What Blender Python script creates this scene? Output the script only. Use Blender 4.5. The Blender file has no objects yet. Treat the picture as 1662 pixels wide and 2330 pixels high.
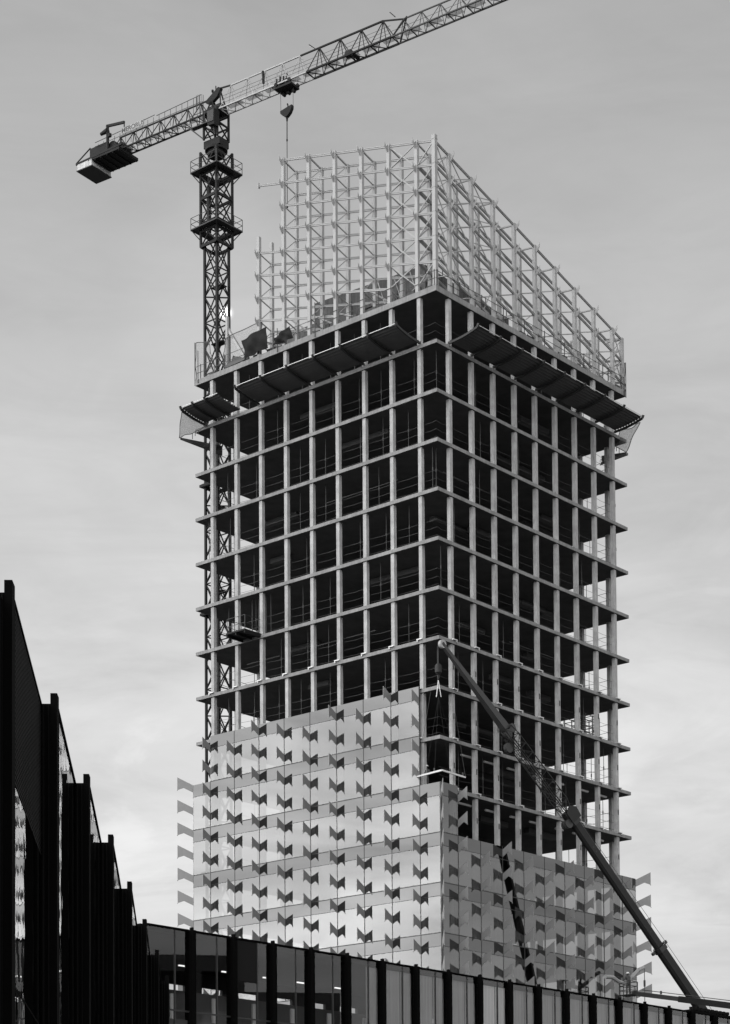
import bpy, bmesh, math, random
from mathutils import Vector, Matrix
random.seed(7)
S = bpy.context.scene
COL = S.collection
# ------------------------------------------------------------------ camera
EYE = 1.7
cam = bpy.data.cameras.new("camera")
cam.sensor_fit = 'HORIZONTAL'; cam.sensor_width = 36
cam.lens = 4679.8 * 36 / 1662
cam.shift_y = (2654.18 - 1165) / 1662
cam.clip_start = 0.5; cam.clip_end = 6000
co = bpy.data.objects.new("camera", cam); COL.objects.link(co)
co.matrix_world = Matrix.Translation((0, 0, EYE)) @ Matrix.Rotation(math.radians(90) + 0.04331, 4, 'X') @ Matrix.Rotation(-0.00709, 4, 'Z')
S.camera = co
S.view_settings.view_transform = 'Standard'; S.view_settings.look = 'None'
S.view_settings.exposure = 0.0; S.view_settings.gamma = 1.0
S.render.engine = 'CYCLES'
S.cycles.max_bounces = 10; S.cycles.transparent_max_bounces = 24
S.cycles.glossy_bounces = 5; S.cycles.diffuse_bounces = 3
S.cycles.caustics_reflective = False; S.cycles.caustics_refractive = False
# ------------------------------------------------------------------ sky
SUN_AZ = math.radians(-3.78); SUN_EL = math.radians(25.0)
SD = Vector((math.sin(SUN_AZ) * math.cos(SUN_EL), math.cos(SUN_AZ) * math.cos(SUN_EL), math.sin(SUN_EL)))
w = bpy.data.worlds.new("World"); S.world = w; w.use_nodes = True
N = w.node_tree.nodes; K = w.node_tree.links; N.clear()
def nd(t, **k):
    n = N.new(t)
    for a, b in k.items(): setattr(n, a, b)
    return n
def val(sock, x):
    if isinstance(x, (int, float)): sock.default_value = x
    else: K.new(x, sock)
def M(op, a, b=0.0, c=None, clamp=False):
    n = nd('ShaderNodeMath', operation=op, use_clamp=clamp)
    val(n.inputs[0], a); val(n.inputs[1], b)
    if c is not None: val(n.inputs[2], c)
    return n.outputs[0]
def MR(x, a, b, c, d, mode='SMOOTHSTEP'):
    n = nd('ShaderNodeMapRange', interpolation_type=mode)
    val(n.inputs[0], x); val(n.inputs[1], a); val(n.inputs[2], b); val(n.inputs[3], c); val(n.inputs[4], d)
    return n.outputs[0]
tc = nd('ShaderNodeTexCoord'); sx = nd('ShaderNodeSeparateXYZ'); K.new(tc.outputs['Generated'], sx.inputs[0])
X, Y, Z = sx.outputs
zc = M('MAXIMUM', Z, 0.0)
# height gradient, brighter near the horizon
elev = nd('ShaderNodeValToRGB'); K.new(zc, elev.inputs[0])
cr = elev.color_ramp; cr.interpolation = 'B_SPLINE'
for i, (p, v) in enumerate([(0.0, .70), (0.14, .68), (0.26, .65), (0.38, .54), (0.50, .435), (1.0, .33)]):
    e = cr.elements[i] if i < 2 else cr.elements.new(p)
    e.position = p; e.color = (v, v, v, 1)
base = M('MULTIPLY', elev.outputs[0], 1.0)
# the clouded bright quarter of the sky lies to the left and behind the viewer
azd = M('ADD', M('MULTIPLY', X, -0.83), M('MULTIPLY', Y, -0.56))
side = M('ADD', 1.0, M('MULTIPLY', MR(azd, -0.35, 0.75, 0.0, 1.0), MR(zc, 0.20, 0.50, 4.7, 5.2)))
side2 = M('ADD', MR(X, -0.22, 0.22, 1.04, 0.97), MR(X, 0.55, 0.95, 0.0, 0.75))
# clouds projected on a flat layer
cz = M('ADD', zc, 0.10)
cmb = nd('ShaderNodeCombineXYZ'); val(cmb.inputs[0], M('DIVIDE', X, cz)); val(cmb.inputs[1], M('DIVIDE', Y, cz)); cmb.inputs[2].default_value = 3.1
def noise(sc, det, rough, vec, sca=(1, 1, 1), rot=0.0, loc=(0, 0, 0), dist=0.0):
    mp = nd('ShaderNodeMapping'); K.new(vec, mp.inputs[0]); mp.inputs['Scale'].default_value = sca; mp.inputs['Rotation'].default_value = (0, 0, rot); mp.inputs['Location'].default_value = loc
    n = nd('ShaderNodeTexNoise'); K.new(mp.outputs[0], n.inputs[0]); n.inputs['Scale'].default_value = sc; n.inputs['Detail'].default_value = det; n.inputs['Roughness'].default_value = rough; n.inputs['Distortion'].default_value = dist
    return n.outputs[0]
c1 = noise(1.0, 8, 0.55, tc.outputs['Generated'], (2.6, 2.6, 8), 0, (0, 0, 0), .5)
c2 = noise(1.0, 9, 0.6, tc.outputs['Generated'], (6, 6, 26), 0, (5, 2, 1.3), .7)
mixc = M('ADD', M('MULTIPLY', c1, .62), M('MULTIPLY', c2, .38))
lowk = M('ADD', MR(zc, 0.10, 0.62, 1.0, 0.42), M('MULTIPLY', MR(azd, .3, .8, 0, 1), .9))
cl = M('ADD', 1.0, M('MULTIPLY', M('SUBTRACT', mixc, 0.5), M('MULTIPLY', lowk, 1.7)))
wisp = M('MULTIPLY', MR(c2, .57, .70, 0, .20), MR(zc, .12, .34, 1, 0))
c3 = noise(1.0, 8, 0.6, tc.outputs['Generated'], (7, 7, 15), 0, (2.3, 1, .4), 1.2)
puff = M('MULTIPLY', M('SUBTRACT', MR(c3, .52, .66, 0, .12), MR(c3, .47, .34, 0, .10)), MR(zc, .16, .46, 1, .15))
rad = M('MULTIPLY', M('MULTIPLY', M('MULTIPLY', base, side), side2), M('ADD', M('SUBTRACT', cl, wisp), puff))
# sun seen through thin cloud
dt = nd('ShaderNodeVectorMath', operation='DOT_PRODUCT'); K.new(tc.outputs['Generated'], dt.inputs[0]); dt.inputs[1].default_value = SD
halo = M('ADD', MR(dt.outputs['Value'], math.cos(math.radians(3.2)), 1.0, 0, .05), MR(dt.outputs['Value'], math.cos(math.radians(.17)), math.cos(math.radians(.09)), 0, 1.6))
halo2 = MR(dt.outputs['Value'], math.cos(math.radians(.24)), math.cos(math.radians(.09)), 0, .28)
rad = M('ADD', rad, M('ADD', halo, halo2))
# physical sky adds a faint share of its own
sky = nd('ShaderNodeTexSky', sky_type='NISHITA'); sky.sun_disc = False
sky.sun_elevation = SUN_EL; sky.sun_rotation = SUN_AZ
bw = nd('ShaderNodeRGBToBW'); K.new(sky.outputs[0], bw.inputs[0])
rad = M('ADD', rad, M('MULTIPLY', bw.outputs[0], 0.002))
bg = nd('ShaderNodeBackground'); K.new(rad, bg.inputs[0]); bg.inputs[1].default_value = 1.0
K.new(bg.outputs[0], nd('ShaderNodeOutputWorld').inputs[0])
# ------------------------------------------------------------------ sun
sl = bpy.data.lights.new("sun", 'SUN'); sl.energy = 1.0; sl.angle = math.radians(10); sl.color = (1, 1, 1)
so = bpy.data.objects.new("sun", sl); COL.objects.link(so); so.rotation_euler = (-SD).to_track_quat('-Z', 'Y').to_euler()
so.location = SD * 300

# ================================================================== materials
def mat(name, g, rough=0.8, metal=0.0, var=0.0, vs=1.0, det=6, stretch=(1, 1, 1), spec=0.5, bump=0.0, streak=0.0):
    m = bpy.data.materials.new(name); m.use_nodes = True
    nt = m.node_tree; b = nt.nodes['Principled BSDF']
    b.inputs['Roughness'].default_value = rough; b.inputs['Metallic'].default_value = metal
    b.inputs['Specular IOR Level'].default_value = spec
    b.inputs['Base Color'].default_value = (g, g, g, 1)
    if var > 0:
        ge = nt.nodes.new('ShaderNodeNewGeometry'); mp = nt.nodes.new('ShaderNodeMapping'); mp.inputs['Scale'].default_value = stretch
        nt.links.new(ge.outputs['Position'], mp.inputs[0])
        no = nt.nodes.new('ShaderNodeTexNoise'); no.inputs['Scale'].default_value = vs; no.inputs['Detail'].default_value = det; no.inputs['Roughness'].default_value = .65
        nt.links.new(mp.outputs[0], no.inputs[0])
        r = nt.nodes.new('ShaderNodeValToRGB'); nt.links.new(no.outputs[0], r.inputs[0])
        lo, hi = g * (1 - var), g * (1 + var)
        r.color_ramp.elements[0].position = .32; r.color_ramp.elements[0].color = (lo, lo, lo, 1)
        r.color_ramp.elements[1].position = .68; r.color_ramp.elements[1].color = (hi, hi, hi, 1)
        last = r.outputs[0]
        if streak > 0:
            mp2 = nt.nodes.new('ShaderNodeMapping'); mp2.inputs['Scale'].default_value = (6, 6, .35); nt.links.new(ge.outputs['Position'], mp2.inputs[0])
            n2 = nt.nodes.new('ShaderNodeTexNoise'); n2.inputs['Scale'].default_value = 1.0; n2.inputs['Detail'].default_value = 4; nt.links.new(mp2.outputs[0], n2.inputs[0])
            r2 = nt.nodes.new('ShaderNodeValToRGB'); nt.links.new(n2.outputs[0], r2.inputs[0]); s = 1 - streak
            r2.color_ramp.elements[0].position = .35; r2.color_ramp.elements[0].color = (s, s, s, 1)
            r2.color_ramp.elements[1].position = .6; r2.color_ramp.elements[1].color = (1, 1, 1, 1)
            mx = nt.nodes.new('ShaderNodeMix'); mx.data_type = 'RGBA'; mx.blend_type = 'MULTIPLY'; mx.inputs[0].default_value = 1
            nt.links.new(last, mx.inputs[6]); nt.links.new(r2.outputs[0], mx.inputs[7]); last = mx.outputs[2]
        nt.links.new(last, b.inputs['Base Color'])
        if bump > 0:
            bp = nt.nodes.new('ShaderNodeBump'); bp.inputs['Strength'].default_value = bump; bp.inputs['Distance'].default_value = .02
            nt.links.new(no.outputs[0], bp.inputs['Height']); nt.links.new(bp.outputs[0], b.inputs['Normal'])
    return m
def glass(name, R, T, tint=0.9, body=0.02, ripple=0.0, rscale=1.0, diff=0.0, rstretch=(1, 1, 1)):
    """coated pane: share R mirrors, the rest passes (T) or meets a dark body"""
    m = bpy.data.materials.new(name); m.use_nodes = True; nt = m.node_tree; nt.nodes.clear()
    out = nt.nodes.new('ShaderNodeOutputMaterial')
    gl = nt.nodes.new('ShaderNodeBsdfGlossy'); gl.inputs['Roughness'].default_value = 0.0; gl.inputs['Color'].default_value = (tint, tint, tint, 1)
    tr = nt.nodes.new('ShaderNodeBsdfTransparent'); tr.inputs['Color'].default_value = (T, T, T, 1)
    lw = nt.nodes.new('ShaderNodeFresnel'); lw.inputs['IOR'].default_value = 1.5
    ad = nt.nodes.new('ShaderNodeMath'); ad.operation = 'ADD'; ad.use_clamp = True; ad.inputs[1].default_value = R; nt.links.new(lw.outputs[0], ad.inputs[0])
    gb = nt.nodes.new('ShaderNodeNewGeometry'); fr = nt.nodes.new('ShaderNodeMath'); fr.operation = 'SUBTRACT'; fr.inputs[0].default_value = 1; nt.links.new(gb.outputs['Backfacing'], fr.inputs[1])
    am = nt.nodes.new('ShaderNodeMath'); am.operation = 'MULTIPLY'; nt.links.new(ad.outputs[0], am.inputs[0]); nt.links.new(fr.outputs[0], am.inputs[1]); ad = am
    under = tr.outputs[0]
    if body is not None and T <= 0:
        df = nt.nodes.new('ShaderNodeBsdfDiffuse'); df.inputs['Color'].default_value = (body, body, body, 1); under = df.outputs[0]
    mx = nt.nodes.new('ShaderNodeMixShader'); nt.links.new(ad.outputs[0], mx.inputs[0]); nt.links.new(under, mx.inputs[1]); nt.links.new(gl.outputs[0], mx.inputs[2])
    nt.links.new(mx.outputs[0], out.inputs[0])
    if ripple > 0:
        ge = nt.nodes.new('ShaderNodeNewGeometry'); mp = nt.nodes.new('ShaderNodeMapping'); mp.inputs['Scale'].default_value = rstretch; nt.links.new(ge.outputs['Position'], mp.inputs[0])
        no = nt.nodes.new('ShaderNodeTexNoise'); no.inputs['Scale'].default_value = rscale; no.inputs['Detail'].default_value = 1; nt.links.new(mp.outputs[0], no.inputs[0])
        bp = nt.nodes.new('ShaderNodeBump'); bp.inputs['Strength'].default_value = 1; bp.inputs['Distance'].default_value = ripple
        nt.links.new(no.outputs[0], bp.inputs['Height']); nt.links.new(bp.outputs[0], gl.inputs['Normal'])
    return m
def netmat(name, g, alpha, scale=14):
    m = bpy.data.materials.new(name); m.use_nodes = True; nt = m.node_tree; nt.nodes.clear()
    out = nt.nodes.new('ShaderNodeOutputMaterial'); df = nt.nodes.new('ShaderNodeBsdfDiffuse'); df.inputs[0].default_value = (g, g, g, 1)
    tl = nt.nodes.new('ShaderNodeBsdfTranslucent'); tl.inputs[0].default_value = (g, g, g, 1); ad = nt.nodes.new('ShaderNodeMixShader'); ad.inputs[0].default_value = .5
    nt.links.new(df.outputs[0], ad.inputs[1]); nt.links.new(tl.outputs[0], ad.inputs[2])
    tr = nt.nodes.new('ShaderNodeBsdfTransparent'); mx = nt.nodes.new('ShaderNodeMixShader')
    ge = nt.nodes.new('ShaderNodeNewGeometry'); no = nt.nodes.new('ShaderNodeTexNoise'); no.inputs['Scale'].default_value = scale; nt.links.new(ge.outputs['Position'], no.inputs[0])
    mr = nt.nodes.new('ShaderNodeMapRange'); mr.inputs[1].default_value = .3; mr.inputs[2].default_value = .7; mr.inputs[3].default_value = alpha - .15; mr.inputs[4].default_value = alpha + .15; nt.links.new(no.outputs[0], mr.inputs[0])
    nt.links.new(mr.outputs[0], mx.inputs[0]); nt.links.new(tr.outputs[0], mx.inputs[1]); nt.links.new(ad.outputs[0], mx.inputs[2]); nt.links.new(mx.outputs[0], out.inputs[0])
    return m
def emit(name, e):
    m = bpy.data.materials.new(name); m.use_nodes = True; nt = m.node_tree; nt.nodes.clear()
    o = nt.nodes.new('ShaderNodeOutputMaterial'); b = nt.nodes.new('ShaderNodeEmission'); b.inputs[1].default_value = e; nt.links.new(b.outputs[0], o.inputs[0]); return m

CONC = mat('pale_concrete', .34, .9, var=.22, vs=1.3, streak=.12, bump=.2)
SLAB = mat('slab_concrete', .215, .9, var=.22, vs=.9, streak=.2, bump=.3)
SOFFIT_SHADE = mat('shaded_soffit', .06, .95, var=.25, vs=.8)  # slab concrete darkened: shade of the undersides put into the colour
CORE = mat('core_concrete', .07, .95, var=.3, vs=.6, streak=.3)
ROOFC = mat('roof_concrete', .10, .95, var=.35, vs=.5, streak=.35)
STEEL = mat('painted_steel', .28, .45, var=.05, vs=2)
RAIL = mat('galvanised_wire', .032, .6)
DKRAIL = mat('dark_wire', .05, .6)
DUCT = mat('dark_duct', .05, .6)
CLAMP = mat('zinc_clamp', .5, .35, metal=.3)
FINM = mat('fin_sheet', .19, .45, var=.05, vs=1.5)
SPAN = glass('spandrel_glass', .055, 0, body=.003)
VISS = [glass('vision_glass', a, b) for a, b in ((.085, .44), (.095, .46), (.108, .40), (.09, .48))]
FRAME = mat('black_gasket', .015, .5)
WEDGE = mat('white_edge_strip', .75, .4)
CANO = mat('corrugated_steel', .10, .42, metal=.35, var=.15, vs=1.2)
RIB = mat('black_arm', .01, .6)
TARP = mat('grey_tarpaulin', .018, .9, var=.3, vs=1.2, bump=.3, spec=.08)
NET = netmat('debris_net', .13, .55)
THIN = netmat('thin_net', .2, .22)
CRDARK = mat('crane_dark_steel', .012, .6, var=.2, vs=1, spec=.15)
CRMID = mat('crane_mid_steel', .05, .6, var=.15, vs=1, spec=.2)
GRATE = netmat('open_grating', .25, .5)
CRLITE = mat('crane_pale_steel', .30, .5, var=.1, vs=1)
CWT = mat('counterweight_concrete', .5, .85, var=.2, vs=1.3, streak=.2)
CWTD = mat('counterweight_base', .05, .85)
SIGN = mat('pale_sign', .30, .6)
INK = mat('sign_ink', .04, .6)
BOOM = mat('boom_paint', .012, .5, var=.15, vs=.8, spec=.3)
BOOMD = mat('boom_dark_paint', .012, .4)
BOOM3 = mat('boom_grey_paint', .045, .5, var=.08, vs=.8, spec=.3)
WHITE = mat('white_beam_paint', .55, .5)
BLACKCLAD = mat('black_cladding', .004, .7, var=.3, vs=.7, streak=.4, spec=.06)
BLACKFIN = mat('black_fin', .0022, .8, spec=.03)
LOUVER = mat('dark_louver', .008, .7, spec=.1)
PANE = glass('mirror_pane', .60, 0, body=.01, ripple=.004, rscale=1.3, rstretch=(1, 1, 1.2))
WPANE = glass('office_pane', .015, .90)
BLIND = mat('pale_blind', .21, .8, var=.25, vs=1, stretch=(9, 9, .25))
BLIND2 = mat('bright_blind', .5, .8, var=.2, vs=1, stretch=(9, 9, .25))
INTW = mat('office_interior', .08, .9)
INTD = mat('office_dark', .02, .9)
LAMP = emit('lamp_strip', 1.3)
SKIN = mat('skin', .3, .6); VEST = mat('work_clothes', .05, .8); HELM = mat('white_helmet', .75, .4)
ASPH = mat('asphalt', .05, .95, var=.3, vs=.05)
GRND = mat('ground_soil', .06, .95, var=.3, vs=.03)

# ================================================================== mesh helpers
class MB:
    def __init__(s): s.v = []; s.f = []
    def poly(s, pts):
        i = len(s.v); s.v += [tuple(p) for p in pts]; s.f.append(tuple(range(i, i + len(pts)))); return s
    def hexa(s, a):      # 8 corners: bottom loop then top loop
        i = len(s.v); s.v += [tuple(p) for p in a]
        for q in ((3, 2, 1, 0), (4, 5, 6, 7), (0, 1, 5, 4), (1, 2, 6, 5), (2, 3, 7, 6), (3, 0, 4, 7)): s.f.append(tuple(i + k for k in q))
        return s
    def prism(s, pts, d):  # polygon extruded by vector d
        d = Vector(d); n = len(pts); i = len(s.v); s.v += [tuple(Vector(p)) for p in pts] + [tuple(Vector(p) + d) for p in pts]
        s.f.append(tuple(i + k for k in reversed(range(n)))); s.f.append(tuple(i + n + k for k in range(n)))
        for k in range(n): s.f.append((i + k, i + (k + 1) % n, i + n + (k + 1) % n, i + n + k))
        return s
    def beam(s, p, q, a, b=None, up=(0, 0, 1)):
        p = Vector(p); q = Vector(q); b = a if b is None else b; d = (q - p)
        if d.length < 1e-6: return s
        d.normalize(); u = Vector(up)
        if abs(d.dot(u)) > .99: u = U3
        x = d.cross(u).normalized() * a / 2; y = x.normalized().cross(d) * b / 2
        return s.hexa([p - x - y, p + x - y, p + x + y, p - x + y, q - x - y, q + x - y, q + x + y, q - x + y])
    def tube(s, p, q, r, r2=None, n=8, cap=True):
        p = Vector(p); q = Vector(q); r2 = r if r2 is None else r2; d = (q - p).normalized()
        u = Vector((0, 0, 1)) if abs(d.z) < .9 else Vector((1, 0, 0)); x = d.cross(u).normalized(); y = x.cross(d); i = len(s.v)
        for k in range(n):
            t = 2 * math.pi * k / n; o = x * math.cos(t) + y * math.sin(t); s.v += [tuple(p + o * r), tuple(q + o * r2)]
        for k in range(n): a = i + 2 * k; b = i + 2 * ((k + 1) % n); s.f.append((a, b, b + 1, a + 1))
        if cap: s.f.append(tuple(i + 2 * k for k in reversed(range(n)))); s.f.append(tuple(i + 2 * k + 1 for k in range(n)))
        return s
    def build(s, name, m, parent=None, smooth=False, label=None, kind=None):
        me = bpy.data.meshes.new(name); org = Vector(parent['_o']) if parent is not None else Vector((0, 0, 0))
        me.from_pydata([tuple(Vector(v) - org) for v in s.v], [], s.f); me.materials.append(m)
        bm = bmesh.new(); bm.from_mesh(me); bmesh.ops.recalc_face_normals(bm, faces=bm.faces); bm.to_mesh(me); bm.free()
        if smooth:
            for p in me.polygons: p.use_smooth = True
        o = bpy.data.objects.new(name, me); COL.objects.link(o)
        if parent is not None: o.parent = parent; o['_o'] = tuple(org)
        else: o['_o'] = (0., 0., 0.)
        if label: o['label'] = label
        if kind: o['kind'] = kind
        return o
def thing(name, label, cat, loc, group=None):
    o = bpy.data.objects.new(name, None); COL.objects.link(o); o.location = loc; o['_o'] = tuple(loc)
    o['label'] = label; o['category'] = cat
    if group: o['group'] = group
    return o
def tag(o, label, cat, group=None):
    o['label'] = label; o['category'] = cat
    if group: o['group'] = group
    return o

# ================================================================== tower frame of reference
TH = 0.8618
U3 = Vector((-math.sin(math.radians(49.38)), math.cos(math.radians(49.38)), 0)).normalized()
V3 = Vector((math.cos(math.radians(49.38)), math.sin(math.radians(49.38)), 0)).normalized()
ROOFZ = 69.85 + EYE
P0 = Vector((5.571, 145.212, ROOFZ))
def W(u, v, z): return P0 + U3 * u + V3 * v + Vector((0, 0, z))
def ubox(mb, u0, u1, v0, v1, z0, z1):
    return mb.hexa([W(u0, v0, z0), W(u1, v0, z0), W(u1, v1, z0), W(u0, v1, z0), W(u0, v0, z1), W(u1, v0, z1), W(u1, v1, z1), W(u0, v1, z1)])
B = 2.64514; C0 = 1.7421; L = 8 * B + 2 * C0; T0 = 3.978; H = 3.6
def zs(k): return 0.0 if k == 0 else -(T0 + (k - 1) * H)
CS = [C0 + i * B for i in range(9)]
GROUND = -ROOFZ

# ------------------------------------------------------------------ ground
g = MB(); g.hexa([(-3000, -1500, -1), (3000, -1500, -1), (3000, 4500, -1), (-3000, 4500, -1), (-3000, -1500, 0), (3000, -1500, 0), (3000, 4500, 0), (-3000, 4500, 0)])
o = g.build('ground', GRND); o['kind'] = 'structure'
g = MB().poly([(-2.5, -60, .004), (14, -60, .004), (20, 80, .004), (-5, 80, .004)]); o = g.build('road', ASPH); o['kind'] = 'structure'

# ================================================================== TOWER
tower = thing('tower_block', 'tall unfinished concrete tower with open floors above and mirrored glass panels below', 'building', W(L / 2, L / 2, GROUND))
# slabs
for k in range(0, 20):
    z = zs(k)
    th = .42 if k == 0 else .26
    if z - th < GROUND + 1: break
    m = MB(); ubox(m, 0, L, 0, L, z - th, z); fs = m.build('floor_slab', SLAB, tower)
    m = MB(); ubox(m, .03, L - .03, .03, L - .03, z - th - .012, z - th); m.build('soffit_shade', SOFFIT_SHADE, fs)  # thin dark sheet added under the slab, painting in the interior shade
# perimeter columns, full height
CI = .27; hw = .155
zb = GROUND
def column(u, v): m = MB(); ubox(m, u - hw, u + hw, v - hw, v + hw, zb, -.40); m.build('column', CONC, tower)
for c in CS: column(c, CI); column(CI, c); column(c, L - CI); column(L - CI, c)
# core walls
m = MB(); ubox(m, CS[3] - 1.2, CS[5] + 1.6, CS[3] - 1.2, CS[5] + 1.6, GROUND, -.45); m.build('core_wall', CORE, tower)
# guard rails (cables and posts) per floor and side
def side_pt(s, a, d, z):
    return {0: W(a, d, z), 1: W(d, a, z), 2: W(a, L - d, z), 3: W(L - d, a, z)}[s]
for k in range(1, 12):
    z = zs(k)
    for s in range(4):
        if k >= 10 and s in (0, 1) and not (s == 1 and k == 10): continue
        m = MB(); r = .010 if s < 2 else .016
        for hgt in ((.35, .9, 1.5) if s < 2 else (.35, .85, 1.45, 2.1)):
            segs = ([0.5] if s < 2 else []) + CS; pts = []
            for i in range(len(segs) - 1):
                for t in (0, .5): pts.append((segs[i] * (1 - t) + segs[i + 1] * t, hgt - (0.05 if t else 0) + random.uniform(-.02, .02)))
            pts.append((CS[-1], hgt))
            for (a, h1), (b, h2) in zip(pts, pts[1:]): m.beam(side_pt(s, a, .5, z + h1), side_pt(s, b, .5, z + h2), r * 1.7)
        for i in range(-1, 9):
            a = (CS[i] if i >= 0 else C0 - B) + B * random.uniform(.4, .75)
            if a < .5 or a > CS[-1] or (s < 2 and random.random() < .35): continue
            m.tube(side_pt(s, a, .95, z), side_pt(s, a, .95, z + H - .3), .024, n=5)
            m.tube(side_pt(s, a, .95, z + 1.55), side_pt(s, a, .95, z + 1.8), .05, n=5)
        if k in (4, 7) and s < 2:
            for q in range(3):
                a = random.uniform(2, L - 6); m.beam(side_pt(s, a, 1.6, z + 2.2), side_pt(s, a + 3.5, 1.6, z + 2.2), .05)
        m.build('guard_rail', RAIL if s < 2 else DKRAIL, tower)
# ducts and conduits hanging under ceilings
for k in range(0, 12):
    z = zs(k) - .28
    for q in range(3):
        m = MB(); a = random.uniform(3, 20); bb = random.uniform(2.2, 5)
        if q % 2: ubox(m, a, a + random.uniform(1.5, 5), bb, bb + .5, z - .42, z - .02)
        else: ubox(m, bb, bb + .5, a, min(a + random.uniform(1.5, 5), 23), z - .42, z - .02)
        m.build('duct', DUCT, tower)
for k in (9, 10):
    z = zs(k) - .3
    for q in range(7):
        m = MB(); a = 3.5 + q * 2.9 + random.uniform(-.4, .4); l = random.uniform(.9, 1.9)
        m.tube(W(.9, a, z - .35), W(.9, a + l, z - .35), .09, n=7); m.build('pipe', CLAMP, tower)
# facade clamps on slab edges
def clamp(face, a, k):
    z = zs(k); m = MB(); f = (lambda a, d, zz: W(a, -d, zz)) if face == 0 else (lambda a, d, zz: W(-d, a, zz))
    m.hexa([f(a - .24, 0, z + .0), f(a + .24, 0, z + .0), f(a + .24, .13, z + .0), f(a - .24, .13, z + .0), f(a - .24, 0, z + .07), f(a + .24, 0, z + .07), f(a + .24, .13, z + .07), f(a - .24, .13, z + .07)])
    m.hexa([f(a + .16, .02, z - .12), f(a + .24, .02, z - .12), f(a + .24, .11, z - .12), f(a + .16, .11, z - .12), f(a + .16, .02, z), f(a + .24, .02, z), f(a + .24, .11, z), f(a + .16, .11, z)])
    m.build('facade_clamp', CLAMP, tower)
for i, c in enumerate(CS):
    clamp(0, c, 7)
    for k in (7, 8, 9, 10): clamp(1, c, k)
for k in (8, 9): clamp(0, CS[0] + .1, k)
# small fixing plates on right-hand columns
for k in (7, 8, 9, 10):
    for i in range(0, 9):
        m = MB(); z = zs(k) - 1.9; a = CS[i]
        m.hexa([W(CI - hw - .04, a - .03, z - .2), W(CI - hw - .04, a + .05, z - .2), W(CI - hw, a + .05, z - .2), W(CI - hw, a - .03, z - .2), W(CI - hw - .04, a - .03, z + .2), W(CI - hw - .04, a + .05, z + .2), W(CI - hw, a + .05, z + .2), W(CI - hw, a - .03, z + .2)])
        m.build('fixing_plate', DUCT if i % 2 else RAIL, tower)

# ------------------------------------------------------------------ curtain wall
GO = .20; SO = .17; SH = .96
ML = [-GO] + CS + [L + GO]
KB = 14
def facade_pane(face, a0, a1, k, seen=True):
    zt = zs(k) + SO; zm = zt - SH; zl = zs(k + 1) + SO
    f = (lambda a, d, z: W(a, -GO - d, z)) if face == 0 else (lambda a, d, z: W(-GO - d, a, z))
    e = .015
    def quad(mm, x0, x1, z0, z1, d0=0, th=.03):
        mm.hexa([f(x0, d0, z0), f(x1, d0, z0), f(x1, d0 - th, z0), f(x0, d0 - th, z0), f(x0, d0, z1), f(x1, d0, z1), f(x1, d0 - th, z1), f(x0, d0 - th, z1)])
    m = MB(); quad(m, a0 + e, a1 - e, zl + .03, zm - .012); p = m.build('glass_panel', random.choice(VISS), tower)
    m = MB(); quad(m, a0 + e, a1 - e, zm + .012, zt); m.build('spandrel', SPAN, p)
    m = MB(); quad(m, a0, a1, zl - .035, zl + .035, .01, .06); quad(m, a0, a1, zm - .018, zm + .018, .007, .04); quad(m, a0 - .03, a0 + .03, zl, zt, .013, .08); m.build('frame', FRAME, p)
topL = [10] + [8] * 8 + [9]   # by bay, near corner first
topR = [10] + [11] * 9
for i in range(10):
    for k in range(topL[i], KB): facade_pane(0, ML[i], ML[i + 1], k)
    for k in range(topR[i], KB): facade_pane(1, ML[i], ML[i + 1], k)
# corner covers and plain lower skin down to the street (hidden behind the office block)
m = MB(); ubox(m, -GO - .02, -GO + .10, -GO - .02, -GO + .10, GROUND, zs(10) + SO); m.build('corner_post', FRAME, tower)
m = MB(); ubox(m, L + GO - .05, L + GO, -GO, -GO + .05, GROUND, zs(9) + SO); ubox(m, -GO, -GO + .05, L + GO - .05, L + GO, GROUND, zs(11) + SO); m.build('edge_trim', CLAMP, tower)
for (a0, a1, b0, b1) in ((-GO, L + GO, -GO, -GO + .1), (-GO, -GO + .1, -GO + .1, L + GO), (L + GO - .1, L + GO, -GO + .1, L + GO), (-GO + .1, L + GO - .1, L + GO - .1, L + GO)):
    m = MB(); ubox(m, a0, a1, b0, b1, GROUND, zs(KB) + SO - .01); m.build('lower_wall', SPAN, tower)
# glazing that has also started on the hidden back sides
# fins: swallow-tailed blades
fins = []
FS = [(0, 0), (.85, .51), (.85, -.42), (.53, -.23), (0, -.56)]
FC = [(0, 0), (.863, .61), (.863, -.40), (.51, -.23), (0, -.57)]
def fin(base, outv, perp, shape, zr):
    m = MB(); t = .02
    m.prism([base + outv * x + Vector((0, 0, zr + y)) - perp * t for x, y in shape], perp * 2 * t)
    # two tiny hinge lugs at the tail tips
    tip = base + outv * shape[2][0] + Vector((0, 0, zr + shape[2][1])); m.beam(tip, tip - Vector((0, 0, .05)), .05)
    fins.append(((base + Vector((0, 0, zr))), m))
zlow = zs(KB) + .8
def fin_rows(phase, slope, a, ztop):
    z0 = phase + slope * a; k = math.floor((ztop + .06 - z0) / 1.8); z = z0 + k * 1.8; out = []
    while z > zlow: out.append(z); z -= 1.8
    return out
for i, c in enumerate(CS):
    top = zs(8) + SO
    for z in fin_rows(.28, .262, c, top): fin(W(c, -GO, 0), -V3, U3, FS, z)
    top = zs(10 if i == 0 else 11) + SO
    for z in fin_rows(1.39, -.262, c, top): fin(W(-GO, c, 0), -U3, V3, FS, z)
dg = (U3 - V3); dn = dg.normalized(); pn = (U3 + V3).normalized()
for z in fin_rows(-32.59 + 18 * 1.8, 0, 0, zs(9) + SO): fin(W(L + GO, -GO, 0), dg, pn, FC, z)
dr = (V3 - U3)
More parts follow.
